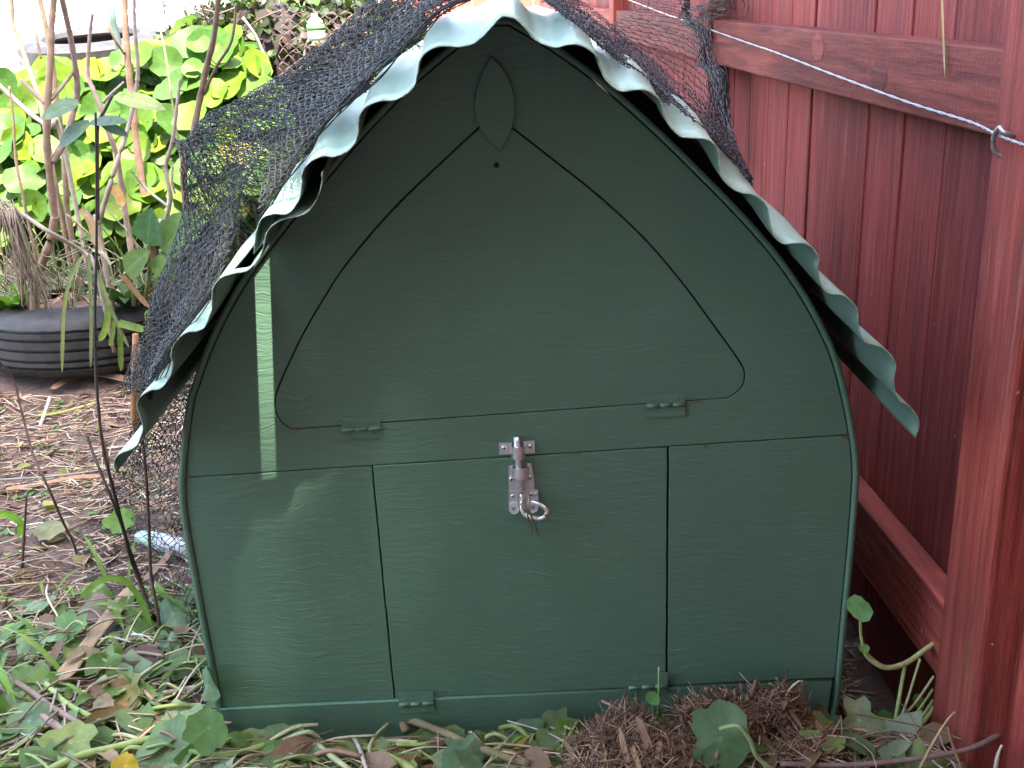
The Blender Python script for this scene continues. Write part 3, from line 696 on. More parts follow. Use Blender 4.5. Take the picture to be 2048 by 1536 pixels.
for i in range(4600):
    p = ivs(random.uniform(math.pi*.9, math.pi*2.1), math.asin(random.uniform(-.6, 1)), random.uniform(.94, 1.05)); nr = (p-ic).normalized()+rv(.5)
    lf.leaf_long(p, rv(1)+Vector((0, 0, -.4)), nr, random.uniform(.025, .05), random.uniform(.02, .035), .4, var(random.choice([(.025, .045, .018), (.04, .065, .022), (.06, .04, .042), (.03, .038, .02), (.075, .10, .035)]), .3), 3, 'oval')
for i in range(40):
    p = ivs(random.uniform(math.pi, 2*math.pi), random.uniform(-.4, 1), 1.03); dr_ = rv(1).normalized()*.12; tw_.tube(smoothpts([p-dr_, p+rv(.02), p+dr_], 4), .0028, 5, var((.16, .10, .09), .3))
for pts in (((485, 35), (510, 70), (525, 105), (535, 135)), ((632, 50), (612, 95), (605, 130), (575, 165), (560, 185)), ((635, 150), (605, 135))):
    q = MB(); q.tube(smoothpts([at(a, b_, 2.5) for a, b_ in pts], 5), .006, 6, (.26, .21, .19)); q.build('twig', 'stem', e)
lf.build('foliage', 'blade', e); tag(tw_.build('twigs', 'stem', e), kind='stuff')
wn = MB(); net(wn, [[at(560+60*i, 22-4*j+j*70, 2.52-.03*j) for i in range(4)] for j in range(3)], 12, 14, .0016, .12, 0, .01, 5, 44)
tag(wn.build('wire_mesh', mat_simple('rusty mesh', (.14, .07, .065), .7)), 'loose rusty wire mesh hanging over the front of the ivy mound', 'wire mesh')
bt = empty('plastic_bottle', 'clear and white plastic bottle with lime label on the ivy mound', 'bottle')
c = at(632, 62, 2.44); o = MB(); o.tube([c+Vector((0, 0, z)) for z in (-.028, -.026, .002)], [.026, .028, .028], 20); o.build('base', 'white', bt)
o = MB(); o.tube([c+Vector((0, 0, z)) for z in (.002, .020)], [.0285, .0283], 20); o.build('label_band', 'limelabel', bt)
o = MB(); o.tube([c+Vector((0, 0, z)) for z in (.020, .030, .040, .044, .054)], [.028, .024, .014, .010, .010], 20); o.build('shoulder', mat_simple('cloudy plastic', (.5, .53, .58), .25, .1), bt)

# ------------------------------------------------------------------ bare stemmed shrubs (pixels measured, each at its own depth)
c1 = lambda L: [(x/3.413, y/3.413) for x, y in L]
c2 = lambda L: [(x/3.84, 400+y/3.84) for x, y in L]
c3 = lambda L: [(x/3.84, 750+y/3.84) for x, y in L]
BR = (.30, .205, .145); PL = (.42, .34, .27); DK = (.065, .042, .036)
def stems(name, label, runs, y, col, group=None, dy=.0):
    e = empty(name, label, 'shrub', (0, 0, 0), group)
    for k, (pts, w0, w1) in enumerate(runs):
        Q = [at(a, b_, y+dy*k+.03*math.sin(a*.05)) for a, b_ in pts]
        if k == 0 and Q[-1].z > .16: Q.append(Vector((Q[-1].x+.3*(Q[-1].x-Q[-2].x), Q[-1].y, .08)))
        P = smoothpts(Q, 6); sc = (P[0]-CAM).dot(Fw)/FPX/2*(.82 if w0 > 4 else 1)
        n = len(P); mb = MB(); mb.tube(P, [sc*(w0+(w1-w0)*i/(n-1))*(1+(.16 if i % 4 == 0 else 0)+random.uniform(-.05, .05)) for i in range(n)], 8, var(col, .1))
        mb.build('main_stem' if k == 0 else 'branch', 'stem', e)
    return e
GS = 'bare stems rising from the tyre planter'
stems('bare_stem_shrub', 'tall thick brown forked stem at the left, one side branch stub', [
    (c1([(370, -30), (350, 200), (345, 400), (325, 700), (320, 1000), (340, 1200), (375, 1500)])+c2([(420, 130), (390, 300), (340, 450), (255, 690)]), 15, 24),
    (c1([(420, -20), (480, 250), (520, 500), (525, 650), (490, 800), (440, 960), (355, 1110)]), 13, 18),
    (c1([(150, 550), (230, 630), (315, 705)]), 9, 14), (c1([(510, 480), (440, 570), (345, 680)]), 7, 11)], 1.62, BR, GS)
stems('bare_stem_shrub', 'straight brown stem just behind the thick forked stem', [(c1([(268, -20), (320, 220), (352, 400), (390, 700), (430, 1000), (450, 1300), (470, 1500)]), 11, 16)], 1.80, BR, GS)
stems('bare_stem_shrub', 'thin arching brown stem nearest the top left corner', [(c1([(78, -30), (90, 150), (140, 300), (200, 480), (260, 650), (300, 830), (330, 1000)]), 9, 13), (c1([(110, 370), (200, 480)]), 5, 8)], 1.85, BR, GS)
stems('bare_stem_shrub', 'wavy grey brown stem whose tip ends below the stake', [(c1([(632, 95), (612, 250), (600, 500), (640, 620), (690, 750), (740, 900), (800, 1080), (850, 1420)]), 8, 15), (c1([(845, 560), (760, 640), (705, 700)]), 5, 8)], 1.70, PL, GS)
stems('bare_stem_shrub', 'thick straight brown stem right of the stake', [(c1([(848, -30), (860, 250), (880, 500), (910, 750), (945, 1080)]), 15, 19), (c1([(740, 140), (780, 260), (850, 365)]), 6, 9)], 2.0, BR, GS)
stems('bare_stem_shrub', 'pale knobbly stem crossing from top centre down to the lower left', [(c1([(915, -30), (920, 200), (940, 450), (930, 600), (880, 850), (800, 1100), (740, 1300), (670, 1530)])+c2([(750, 180)]), 8, 15)], 1.60, PL, GS)
stems('bare_stem_shrub', 'tall brown stem beside the netting with one long upright branch', [(c1([(1492, -30), (1460, 250), (1400, 500), (1350, 750), (1310, 950), (1255, 1240)]), 13, 19), (c1([(1612, 20), (1580, 280), (1480, 450), (1390, 640)]), 6, 9)], 1.75, (.20, .125, .095), GS)
stems('bare_stem_shrub', 'short pale crooked stem in front of the big dock leaf', [(c1([(1228, 540), (1210, 700), (1180, 950), (1130, 1150), (1165, 1350), (1120, 1530)])+c2([(1240, 230)]), 7, 13), (c1([(885, 1150), (1000, 1290), (1150, 1410)]), 5, 7), (c1([(1180, 1130), (1175, 1240), (1195, 1320)]), 4, 5)], 1.55, PL, GS)
stems('bare_stem_shrub', 'grey stem leaning down to the right from the left edge', [(c1([(-60, 520), (0, 590), (200, 770), (340, 870), (420, 930)]), 12, 12)], 1.75, PL, GS)
stems('bare_stem_shrub', 'long low brown stem slanting across below the yellow leaf', [(c2([(-60, -60), (0, 10), (200, 130), (370, 240), (640, 400), (730, 520)]), 12, 9)], 1.52, PL, GS)
stems('bare_stem_shrub', 'thin upright twig with a pale cut tip near the left edge', [(c1([(62, 590), (90, 800), (110, 1100), (180, 1450)]), 5, 8), (c1([(230, 150), (255, 280), (280, 400)]), 4, 5)], 1.7, BR, GS)
stems('bare_stem_shrub', 'slender straw coloured stalk rising through the round leaves', [(c1([(1088, 175), (1120, 320), (1160, 560), (1180, 720)]), 4, 4)], 1.9, (.4, .33, .2), GS)
fs_ = stems('bare_stem_shrub', 'long thin dark snapped stem rising from the ground left of the coop', [
    ([(191, 225), (193, 330), (193, 500), (190, 620)]+c3([(738, 0), (768, 380), (800, 600), (835, 740), (900, 1000), (980, 1300), (1060, 1530)])+[(318, 1270)], 6, 11)], .33, DK, 'thin shrub stems beside the coop')
o = MB(); pp = c3([(775, 430), (800, 520), (828, 660), (838, 740)]); o.tube([at(a, b_, .322) for a, b_ in pp], [.0008, .0026, .0030, .001], 6, (.62, .38, .14)); o.build('split_wood', 'stem', fs_)
lf = MB()
for (px, py, dx, dyy, L, W, cc) in ((158, 206, -1, .25, .10, .06, (.12, .19, .12)), (180, 245, -.9, .5, .10, .055, (.11, .18, .13)), (265, 195, .9, .15, .13, .05, (.22, .30, .12)), (215, 247, .9, -.1, .10, .035, (.10, .17, .15)), (240, 250, .8, .3, .07, .03, (.08, .14, .12))):
    lf.leaf_long(at(px if dx < 0 else px-35, py, 1.45), Vector((dx, -.2, -dyy)), Vector((0, -.6, .8)), L, W, .3, cc, 6, 'lance', .2)
e = empty('leafy_shoot', 'few grey green pointed leaves on a thin dark shoot among bare stems', 'shoot'); lf.build('leaves', 'dock', e)
o = MB(); o.tube(smoothpts([at(a, b_, 1.46) for a, b_ in ((196, 440), (195, 330), (196, 250), (210, 220), (225, 190))], 4), .004, 6, DK); o.build('main_stem', 'stem', e)
stems('bare_stem_shrub', 'dark thorny stem leaning left of the snapped stem', [(c3([(672, 470), (700, 560), (770, 740), (870, 980), (950, 1200), (1000, 1400), (1050, 1536)])+[(322, 1275)], 6, 9)], .31, DK, 'thin shrub stems beside the coop')
stems('bare_stem_shrub', 'upright brown stem against the hanging net beside the coop', [(c3([(1095, 500), (1110, 650), (1130, 900), (1150, 1300), (1160, 1536)])+[(316, 1230), (322, 1275)], 7, 9)], .29, (.13, .07, .045), 'thin shrub stems beside the coop')
stems('bare_stem_shrub', 'faint reddish arching twig over bare soil at the left edge', [([(-10, 715)]+c3([(100, 30), (170, 300), (250, 600), (330, 780), (400, 930), (480, 1120), (560, 1280), (600, 1420), (620, 1536)]), 5, 8)], .55, (.17, .085, .06), 'thin shrub stems beside the coop')
stems('bare_stem_shrub', 'short thin upright twig near the left edge of the soil', [(c3([(205, 920), (190, 1150), (170, 1490)]), 4, 6)], .52, (.15, .09, .06), 'thin shrub stems beside the coop')
for lab, pts, y_ in (('taller orange cut stem stub standing left of the netting', [(271, 668), (270, 730), (268, 830), (272, 860)], .95), ('shorter orange cut stem stub leaning on the taller stub', [(276, 690), (278, 740), (279, 800), (278, 862)], .97)):
    o = MB(); P = [at(a, b_, y_) for a, b_ in pts]; o.tube(P, [.006, .007, .007, .0065], 8, (.36, .17, .07)); tag(o.build('stem_stub', 'stem'), lab, 'stub', 'cut stem stubs')

# ------------------------------------------------------------------ plants in the tyre
def bladeplant(name, label, cat, px, py, y, n, L, W, col, shape='lance', spread=1.0, mat='blade', bend=1.0, wave=0, up=.9):
    e = empty(name, label, cat); lf = MB(); c = at(px, py, y)
    for i in range(n):
        a = random.uniform(0, 6.3); d_ = Vector((math.cos(a)*spread, math.sin(a)*spread, up+random.uniform(-.2, .5)))
        lf.leaf_long(c+rv(.008), d_, Vector((0, 0, 1)), L*random.uniform(.6, 1.15), W*random.uniform(.7, 1.1), bend*random.uniform(.5, 1.4), var(col, .25), 8, shape, .22, random.uniform(-.5, .5), wave)
    lf.build('leaves', mat, e); return e
bladeplant('plantain_plant', 'dark green strappy rosette growing over the rim of the tyre planter', 'plant', 262, 622, 1.62, 18, .19, .035, (.055, .115, .035), 'lance', .8, bend=.9)
bladeplant('fern', 'bright green feathery fern at the left edge above the tyre', 'fern', 20, 625, 1.65, 26, .13, .03, (.12, .24, .03), 'lance', .9, bend=.8, wave=.3)
e = empty('dock_plant', 'dock with two broad pale green leaves in front of the netting', 'plant'); lf = MB()
for a, b_, W, cc in (((322, 500), (402, 425), .105, (.13, .24, .075)), ((295, 490), (298, 425), .085, (.085, .18, .09)), ((250, 545), (290, 505), .07, (.11, .21, .06)), ((322, 505), (345, 560), .08, (.10, .2, .05))):
    p = at(*a, 1.50); q = at(*b_, 1.46); lf.leaf_long(p, q-p, Vector((0, -1, .5)), (q-p).length*1.08, W, .25, var(cc, .1), 10, 'dock', .12, 0, .06)
lf.build('leaves', 'dock', e)
o = MB()
for a, b_ in (((322, 500), (305, 600)), ((295, 490), (290, 600)), ((250, 545), (268, 610))): o.tube(smoothpts([at(*a, 1.5), at((a[0]+b_[0])/2+6, (a[1]+b_[1])/2, 1.53), at(*b_, 1.58)], 4), .006, 6, (.22, .26, .10))
o.build('stalks', 'stem', e)
def blade_px(mb, pts, W, y, col, shape='strap', upv=Vector((0, -1, .3))):
    P = smoothpts([at(a, b_, y) for a, b_ in pts], 4); vs = []; uv = []; n = len(P)
    for i, p in enumerate(P):
        t = (P[min(i+1, n-1)]-P[max(i-1, 0)]).normalized(); s_ = t.cross(upv).normalized(); u = i/(n-1); wd = W/2*(min(1, u*8+.2) if shape == 'strap' else 1)*min(1, (1-u)*5+.15)
        vs += [p-s_*wd, p+upv*(wd*-.2), p+s_*wd]; uv += [(-1, u), (0, u), (1, u)]
    mb.add(vs, [q for i in range(n-1) for q in ((3*i, 3*i+1, 3*i+4, 3*i+3), (3*i+1, 3*i+2, 3*i+5, 3*i+4))], uv, col)
hang = [('long grass blade drooping over the tyre nearest the left edge', [(165, 510), (140, 560), (128, 620), (125, 690), (124, 745)], .010, (.26, .30, .12)), ('straight grass blade hanging over the middle of the tyre', [(178, 500), (181, 600), (182, 680), (181, 735)], .009, (.22, .28, .13)), ('long slanting blade crossing the tyre toward the stubs', [(196, 545), (215, 600), (240, 660), (258, 695)], .010, (.24, .30, .14)), ('ragged light green leaf hanging over the tyre rim', [(218, 610), (212, 655), (198, 682)], .018, (.20, .29, .06)), ('short curled leaf hanging beside the ragged leaf', [(228, 640), (225, 670), (219, 692)], .012, (.17, .26, .06)), ('bright lime pod like leaf hanging at the right of the tyre', [(294, 620), (297, 660), (291, 705)], .016, (.24, .34, .05)), ('pale pointed leaf lying over the tyre rim', [(235, 645), (260, 652), (292, 660)], .020, (.20, .32, .10)), ('drooping wavy leaf low on the tyre above the soil', [(240, 655), (241, 700), (242, 742)], .015, (.14, .2, .04))]
for k, (lab, pts, W, cc) in enumerate(hang):
    o = MB(); blade_px(o, pts, W, 1.475 if k != 6 else 1.46, cc); tag(o.build('hanging_leaf', 'blade'), lab, 'leaf', 'leaves hanging over the tyre')
o = MB()
for i in range(120):
    px = random.uniform(-10, 330); py = random.uniform(560, 640); p = at(px, py, 1.62+random.uniform(-.05, .25)); p.z = max(.12, min(p.z, .25))
    q = p+Vector((random.gauss(0, .06), random.gauss(0, .05), random.uniform(.04, .26))); o.tube(smoothpts([p, (p+q)/2+rv(.012), q+Vector((random.gauss(0, .05), 0, -.02))], 3), .0016, 4, var(random.choice([(.36, .29, .17), (.24, .26, .12), (.20, .28, .08), (.30, .24, .18)]), .25))
tag(o.build('dry_grass', 'straw'), 'dry grass stalks standing in the tyre planter', 'grass', kind='stuff')
o = MB()
for i in range(46):
    a = at(random.uniform(0, 30), random.uniform(400, 430), 1.5); b_ = at(random.uniform(40, 110), random.uniform(560, 630), 1.55); o.tube(smoothpts([a, (a+b_)/2+rv(.012), b_], 4), .0016, 4, var((.40, .33, .25), .2))
tag(o.build('dead_grass_sheaf', 'straw'), 'pale sheaf of dead grass slanting down at the left edge above the tyre', 'grass')
dl_ = [('pale curled dry leaf standing above the tyre plants', [(160, 418), (180, 440), (192, 480), (205, 502)], .020, 1.46, (.52, .38, .27)), ('crumpled tan dead leaf caught between two stems', [(222, 372), (236, 388), (246, 412)], .026, 1.66, (.45, .30, .15)), ('straight brown dry strip leaning over the tyre', [(242, 548), (268, 580), (298, 615)], .014, 1.44, (.30, .18, .10)), ('white bracket shaped scrap on a leaf above the tyre', [(183, 500), (205, 505), (222, 530)], .008, 1.42, (.55, .50, .46))]
for lab, pts, W, y_, cc in dl_:
    o = MB(); blade_px(o, pts, W, y_, cc); tag(o.build('dry_leaf', 'dry'), lab, 'dry leaf')

# ------------------------------------------------------------------ ground litter
def gp(x, y, dz=.004): return Vector((x, y, gh(x, y)+dz))
def inside(x, y): return abs(x) < .44 and -.006 < y < .8
STR = [(.50, .38, .25), (.42, .29, .19), (.60, .50, .37), (.26, .15, .10), (.36, .21, .13)]
o = MB()
def stalk(mb, x, y, L, r, col, lift=.004):
    a = random.gauss(0, .75) if random.random() < .7 else random.uniform(0, 6.3); d_ = Vector((math.cos(a), math.sin(a), 0)); P = []
    for t in (-.5, -.17, .17, .5):
        q = Vector((x, y, 0))+d_*L*t+Vector((0, 0, 0)); P.append(gp(q.x, q.y, lift+random.uniform(0, .008))+Vector((random.gauss(0, L*.03), random.gauss(0, L*.03), 0)))
    if any(inside(p.x, p.y) for p in P) or any(math.hypot(p.x-TC.x, p.y-TC.y) < .33 for p in P): return
    mb.tube(smoothpts(P, 2), r, 4, col)
for i in range(3800):
    x = random.uniform(-1.6, -.38); y = random.uniform(-.2, 1.75)
    stalk(o, x, y, random.uniform(.02, .14), random.uniform(.0007, .0020), var(random.choice(STR), .3))
for i in range(1100):
    x = random.uniform(-.7, .62); y = random.uniform(-.24, .005)
    stalk(o, x, y, random.uniform(.02, .08), random.uniform(.0006, .0016), var(random.choice(STR), .3), .008)
for i in range(160):
    x = random.uniform(.43, .54); y = random.uniform(-.05, .35); stalk(o, x, y, random.uniform(.02, .08), random.uniform(.0006, .002), var(random.choice(STR), .3), .008)
tag(o.build('straw_litter', 'straw'), 'dry stalks and straw scattered over the soil', 'litter', kind='stuff')
o = MB()
DRY = [(.22, .12, .08), (.30, .18, .12), (.16, .085, .06), (.34, .25, .17), (.22, .15, .14), (.30, .27, .10)]
def dens(x, y): return sst(.75, .05, y) if False else (1-sst(.1, 1.3, y))
for i in range(1500):
    x = random.uniform(-1.6, .6); y = random.uniform(-.24, 1.6)
    if inside(x, y) or (x > -.4 and y > -.01) or math.hypot(x-TC.x, y-TC.y) < .34: continue
    a = random.uniform(0, 6.3); o.leaf_long(gp(x, y, .003), Vector((math.cos(a), math.sin(a), random.uniform(.0, .5))), Vector((random.gauss(0, .4), random.gauss(0, .4), 1)), random.uniform(.012, .05), random.uniform(.008, .026), random.uniform(-.4, 1.2), var(random.choice(DRY), .3), 4, random.choice(('oval', 'lance')), random.uniform(-.3, .5), random.uniform(-.8, .8), .15)
tag(o.build('dead_leaf_litter', 'dry'), 'small brown dead leaves scattered over the soil', 'litter', kind='stuff')
# green weeds and clippings
o = MB(); GRN = [(.10, .20, .055), (.13, .26, .055), (.09, .17, .075), (.17, .27, .07), (.14, .22, .12)]
def weed(mb, x, y, s_):
    for k in range(random.randint(3, 7)):
        a = random.uniform(0, 6.3); d_ = Vector((math.cos(a), math.sin(a), random.uniform(.2, 1.1)))
        mb.leaf_long(gp(x, y, .003)+Vector((random.gauss(0, s_*.4), random.gauss(0, s_*.4), 0)), d_, Vector((0, 0, 1)), s_*random.uniform(.5, 1.2), s_*random.uniform(.35, .6), random.uniform(.3, 1.3), var(random.choice(GRN), .25), 5, random.choice(('oval', 'lance', 'lance')), .2, random.uniform(-.6, .6), .22)
for i in range(1700):
    x = random.uniform(-1.0, .60); y = -.26+1.15*random.random()**1.9
    if x > -.41 and y > -.012: continue
    if x > .05 and random.random() < .45: continue
    if noise.noise(Vector((x*5, y*5, 2))) < -.12: continue
    if inside(x, y): continue
    weed(o, x, y, random.uniform(.007, .030)*(1 if y < .35 else .7))
for i in range(90):
    x = random.uniform(-1.6, -.5); y = random.uniform(.5, 1.5); 
    if math.hypot(x-TC.x, y-TC.y) > .36: weed(o, x, y, random.uniform(.012, .025))
for i in range(60): weed(o, random.uniform(-.40, -.62), random.uniform(.02, .45), random.uniform(.02, .045))
tag(o.build('weeds', 'dock'), 'small green weeds and clippings covering the soil', 'weeds', kind='stuff')
# thin net skirt of grass blades at lower left
o = MB()
for i in range(48):
    x = random.uniform(-.95, -.5); y = random.uniform(-.05, .5); a = random.uniform(0, 6.3)
    o.leaf_long(gp(x, y, 0), Vector((math.cos(a)*.7, math.sin(a)*.7, 1)), Vector((0, 0, 1)), random.uniform(.05, .14), random.uniform(.004, .009), random.uniform(.6, 1.9), var((.15, .28, .05), .25), 7, 'strap', .2, random.uniform(-.4, .4))
tag(o.build('grass', 'blade'), 'scattered green grass blades at the lower left', 'grass', kind='stuff')

# ---- named pieces lying about
def strip(lab, pts, W, col, name='bark_strip', dz=.015, cat='strip', mat='dry', curl=.15):
    P = smoothpts([G(a, b_, dz) for a, b_ in pts], 5); o = MB(); vs = []; uv = []; n = len(P)
    for i, p in enumerate(P):
        t = (P[min(i+1, n-1)]-P[max(i-1, 0)]).normalized(); s_ = t.cross(Vector((0, -.35, 1))).normalized(); u = i/(n-1); wd = W/2*(.9+.1*math.sin(u*9))*min(1, .55+u*6, .35+(1-u)*7)
        for dy in (0, -.0022):
            for k in (-1, -.5, 0, .5, 1): vs.append(p+s_*(wd*k)+Vector((0, 0, dy+curl*wd*(k*k)))); uv.append((k, u*4))
    fs = []
    for i in range(n-1):
        o_ = i*10
        for k in range(4): fs += [(o_+k, o_+k+1, o_+k+11, o_+k+10), (o_+5+k+1, o_+5+k, o_+15+k, o_+15+k+1)]
        fs += [(o_, o_+10, o_+15, o_+5), (o_+4, o_+9, o_+19, o_+14)]
    fs += [(0, 5, 6, 1), (1, 6, 7, 2), (2, 7, 8, 3), (3, 8, 9, 4)]; q = (n-1)*10; fs += [(q+k+1, q+k+6, q+k+5, q+k) for k in range(4)]
    o.add(vs, fs, uv, col); ob = o.build(name, mat); tag(ob, lab, cat); return ob
def _woody():
    a = NT('dry palm strip'); c = a.n('Attribute', attribute_name='col').outputs['Color']; uv = a.n('UVMap', uv_map='uv'); mp = a.n('Mapping'); mp.inputs['Scale'].default_value = (6, 1.2, 1); a.l(uv.outputs[0], mp.inputs[0])
    f = a.noise(mp.outputs[0], 2, 6, .7); a.base(a.mix(a.ramp(f, [(.35, (0, 0, 0)), (.65, (1, 1, 1))]), a.mix(1.0, c, (.45, .4, .35), 'MULTIPLY'), c)); a.rough(.75); a.bump(f, .4, .002); return a.m
M['woody'] = _woody()
strip('wide tan fibrous strip lying diagonally at the lower left of the coop', [(270, 1172), (215, 1240), (160, 1310), (118, 1365)], .030, (.44, .29, .16), dz=.022, mat='woody')
strip('curved brown palm strip lying against the base of the tyre', [(105, 778), (150, 752), (200, 748), (260, 760), (292, 766)], .026, (.30, .17, .11), dz=.02, mat='woody')
strip('straight orange brown strip on bare soil left of the roof corner', [(12, 978), (70, 970), (140, 956), (206, 952)], .012, (.46, .25, .13), dz=.012, mat='woody')
strip('short brown strip under the leaves left of the coop base', [(255, 1402), (225, 1418), (175, 1430)], .016, (.38, .22, .10), dz=.018, mat='woody')
strip('tan strip poking out of the net beside the coop wall', [(345, 1100), (320, 1130), (290, 1160)], .014, (.36, .22, .14), dz=.02, mat='woody')
def rod(lab, pts, r, col, name='cut_stalk', dz=.012, cat='stalk', group=None, mat='stem', lift=None):
    P = smoothpts([G(a, b_, dz+(lift[i] if lift else 0)) for i, (a, b_) in enumerate(pts)], 5); o = MB(); n = len(P)
    o.tube(P, [r*(1+.08*math.sin(i*1.3)) for i in range(n)], 8, col); return tag(o.build(name, mat), lab, cat, group)
rod('upper of two grey brown woody sticks at the bottom left corner', [(-20, 1328), (60, 1382), (110, 1418), (165, 1450)], .0042, (.28, .19, .15), 'stick', .03, 'stick')
rod('lower speckled woody stick reaching in from the left edge', [(-20, 1352), (50, 1408), (100, 1442), (145, 1478)], .0048, (.36, .25, .19), 'stick', .026, 'stick')
GSR = 'pale green cut stalks on the ground'; PG = (.34, .44, .14)
rod('pale green stalk slanting beside the wide tan strip', [(92, 1368), (130, 1405), (170, 1428), (208, 1446)], .0042, PG, group=GSR, dz=.025)
rod('long thick lime stalk curving along the bottom left edge', [(90, 1545), (160, 1512), (250, 1490), (330, 1470), (400, 1448)], .0052, PG, group=GSR, dz=.03)
rod('thin dark green twig arching right from the lower left corner', [(100, 1500), (180, 1450), (250, 1420), (300, 1365), (332, 1358)], .0022, (.13, .16, .08), group=GSR, dz=.03)
rod('lime stalk curling up toward the base board at the bottom', [(370, 1500), (440, 1510), (500, 1500), (545, 1480), (575, 1440)], .0040, PG, group=GSR, dz=.03)
rod('brown green stalk with a bent cut end lying before the pop door', [(812, 1462), (806, 1446), (830, 1444), (890, 1466), (960, 1496), (1060, 1530)], .0052, (.24, .20, .10), group=GSR, dz=.035)
rod('curved pale stalk below the left hinge of the pop door', [(735, 1500), (750, 1486), (790, 1482), (835, 1486)], .0034, (.46, .52, .26), group=GSR, dz=.03)
rod('slanting pale stalk just left of the bottom middle', [(635, 1488), (660, 1510), (700, 1540)], .0038, (.46, .52, .26), group=GSR, dz=.03)
rod('stubby lime stalk with a cut end at the bottom middle', [(775, 1512), (800, 1524), (830, 1542)], .0050, (.40, .50, .16), group=GSR, dz=.03)
rod('white dry stalk standing on the bottom edge left of centre', [(708, 1474), (722, 1505), (735, 1545)], .0028, (.62, .56, .50), group=GSR, dz=.035)
rod('yellow green stalk lying on soil beneath the palm strip', [(75, 832), (110, 828), (150, 818), (192, 806)], .0040, (.42, .44, .12), group=GSR, dz=.012)
rod('white peeled twig on the soil beside the palm strip', [(100, 795), (92, 820), (80, 852)], .0045, (.62, .56, .48), group=GSR, dz=.012)
rod('long thin straw running level across the soil at left', [(-10, 960), (80, 955), (170, 945), (230, 935)], .0022, (.36, .31, .27), group=GSR, dz=.014)
rod('white split stick lying near the foot of the coop corner', [(325, 1388), (360, 1380), (395, 1374)], .0040, (.62, .52, .40), group=GSR, dz=.012)
rod('thin mauve brown twig running along the bottom right corner', [(1560, 1528), (1700, 1530), (1850, 1515), (1960, 1490), (2060, 1425)], .0035, (.24, .15, .13), 'stick', .03, 'stick', lift=[0, 0, .01, .03, .05])
rod('dark grey stick standing at the bottom right beside the post', [(1945, 1540), (1975, 1480), (2000, 1432), (2016, 1415)], .0040, (.07, .065, .06), 'stick', .01, 'stick', lift=[0, .02, .045, .055])
for lab, pts, y_, r, cc in (('tan dry stalk with a broken head in front of the post', [(1838, 1540), (1870, 1480), (1895, 1440), (1910, 1424)], -.16, .0022, (.42, .29, .16)), ('short yellowish stalk behind the broken stalk', [(1925, 1540), (1905, 1490), (1896, 1455)], -.15, .0022, (.45, .36, .18)), ('tall frayed cream stalk rising from the root clump', [(1575, 1540), (1572, 1450), (1568, 1415), (1575, 1385), (1595, 1364), (1606, 1362)], -.055, .0026, (.62, .48, .30)), ('forked thin straw beside the frayed stalk', [(1545, 1540), (1560, 1480), (1572, 1440)], -.06, .0014, (.5, .4, .28)), ('fine pale side twig below the frayed stalk', [(1525, 1475), (1545, 1510), (1560, 1540)], -.06, .0012, (.45, .36, .26)), ('forked white dry stalk by the foot of the post', [(1990, 1545), (1996, 1510), (2004, 1490)], -.16, .0030, (.6, .5, .42))):
    o = MB(); P = smoothpts([at(a, b_, y_) for a, b_ in pts], 5); o.tube(P, [r*(1-.6*i/len(P)+random.uniform(-.15, .15)) for i in range(len(P))], 6, cc); tag(o.build('dry_stalk', 'straw'), lab, 'stalk')
# bigger individual leaves
def gleaf(lab, px, py, rad, col, nr, y=None, name='nasturtium_leaf', cup=.15, stem=None):
    o = MB(); c = at(px, py, y) if y is not None else G(px, py, .03); o.leaf_round(c, Vector(nr), rad*(.85 if py > 1100 else .7), col, cup, 30, .22, random.uniform(0, .55))
    ob = o.build(name, 'nast'); tag(ob, lab, 'leaf', None)
    if stem:
        s_ = MB(); s_.tube(smoothpts([at(a, b_, y_) for a, b_, y_ in stem], 5), .0028, 7, (.26, .36, .15)); s_.build('stalk', 'stem', ob)
    return ob
gleaf('large folded blue green leaf lying on the root clump at bottom right', 1440, 1478, .046, (.105, .20, .105), (-.2, -.75, .6), -.135, stem=[(1440, 1458, -.145), (1475, 1452, -.155), (1500, 1480, -.16), (1515, 1515, -.165), (1560, 1550, -.17)])
gleaf('dark round green leaf upright in shade beside the fence plinth', 1758, 1460, .030, (.05, .16, .025), (-.4, -.9, .3), -.03)
gleaf('drooping blue green leaf at the foot of the pale stems', 1742, 1505, .034, (.085, .16, .085), (.1, -.6, .8), -.06)
gleaf('small blue green leaf between the frayed stalk and fence', 1655, 1447, .026, (.10, .18, .11), (0, -.5, .9), -.04)
gleaf('ragged grey green leaf lying under the pop door', 1055, 1470, .034, (.12, .21, .13), (.1, -.5, .9), -.05)
gleaf('curled grey green leaf at the bottom below the pop door', 925, 1500, .028, (.12, .20, .13), (-.1, -.5, .85), -.10)
gleaf('grey green leaf cut by the bottom edge near centre', 925, 1535, .030, (.13, .24, .13), (.1, -.6, .8), -.135)
gleaf('yellow blotched leaf on the litter before the pop door', 1050, 1502, .022, (.38, .36, .05), (0, -.4, .9), -.09)
gleaf('pale green leaf stuck upright against the coop corner', 410, 1372, .026, (.16, .28, .17), (-.7, -.6, .2), -.02)
gleaf('big shiny blue green leaf at the bottom left of the base board', 330, 1500, .050, (.17, .29, .16), (-.2, -.5, .85))
gleaf('mid green folded leaf against the left end of the base board', 415, 1455, .036, (.09, .19, .045), (-.3, -.7, .6), -.07)
gleaf('large dull green leaf lying near the left end of the base board', 560, 1490, .042, (.13, .22, .10), (.1, -.5, .8))
gleaf('pale wavy leaf lying across the two woody sticks', 55, 1440, .036, (.20, .33, .20), (-.1, -.5, .85))
gleaf('brownish purple dead leaf on the soil by the coop wall', 282, 1318, .036, (.16, .085, .085), (.1, -.5, .85))
gleaf('dull yellow green leaf beside the purple dead leaf', 245, 1375, .034, (.24, .24, .08), (-.1, -.4, .9))
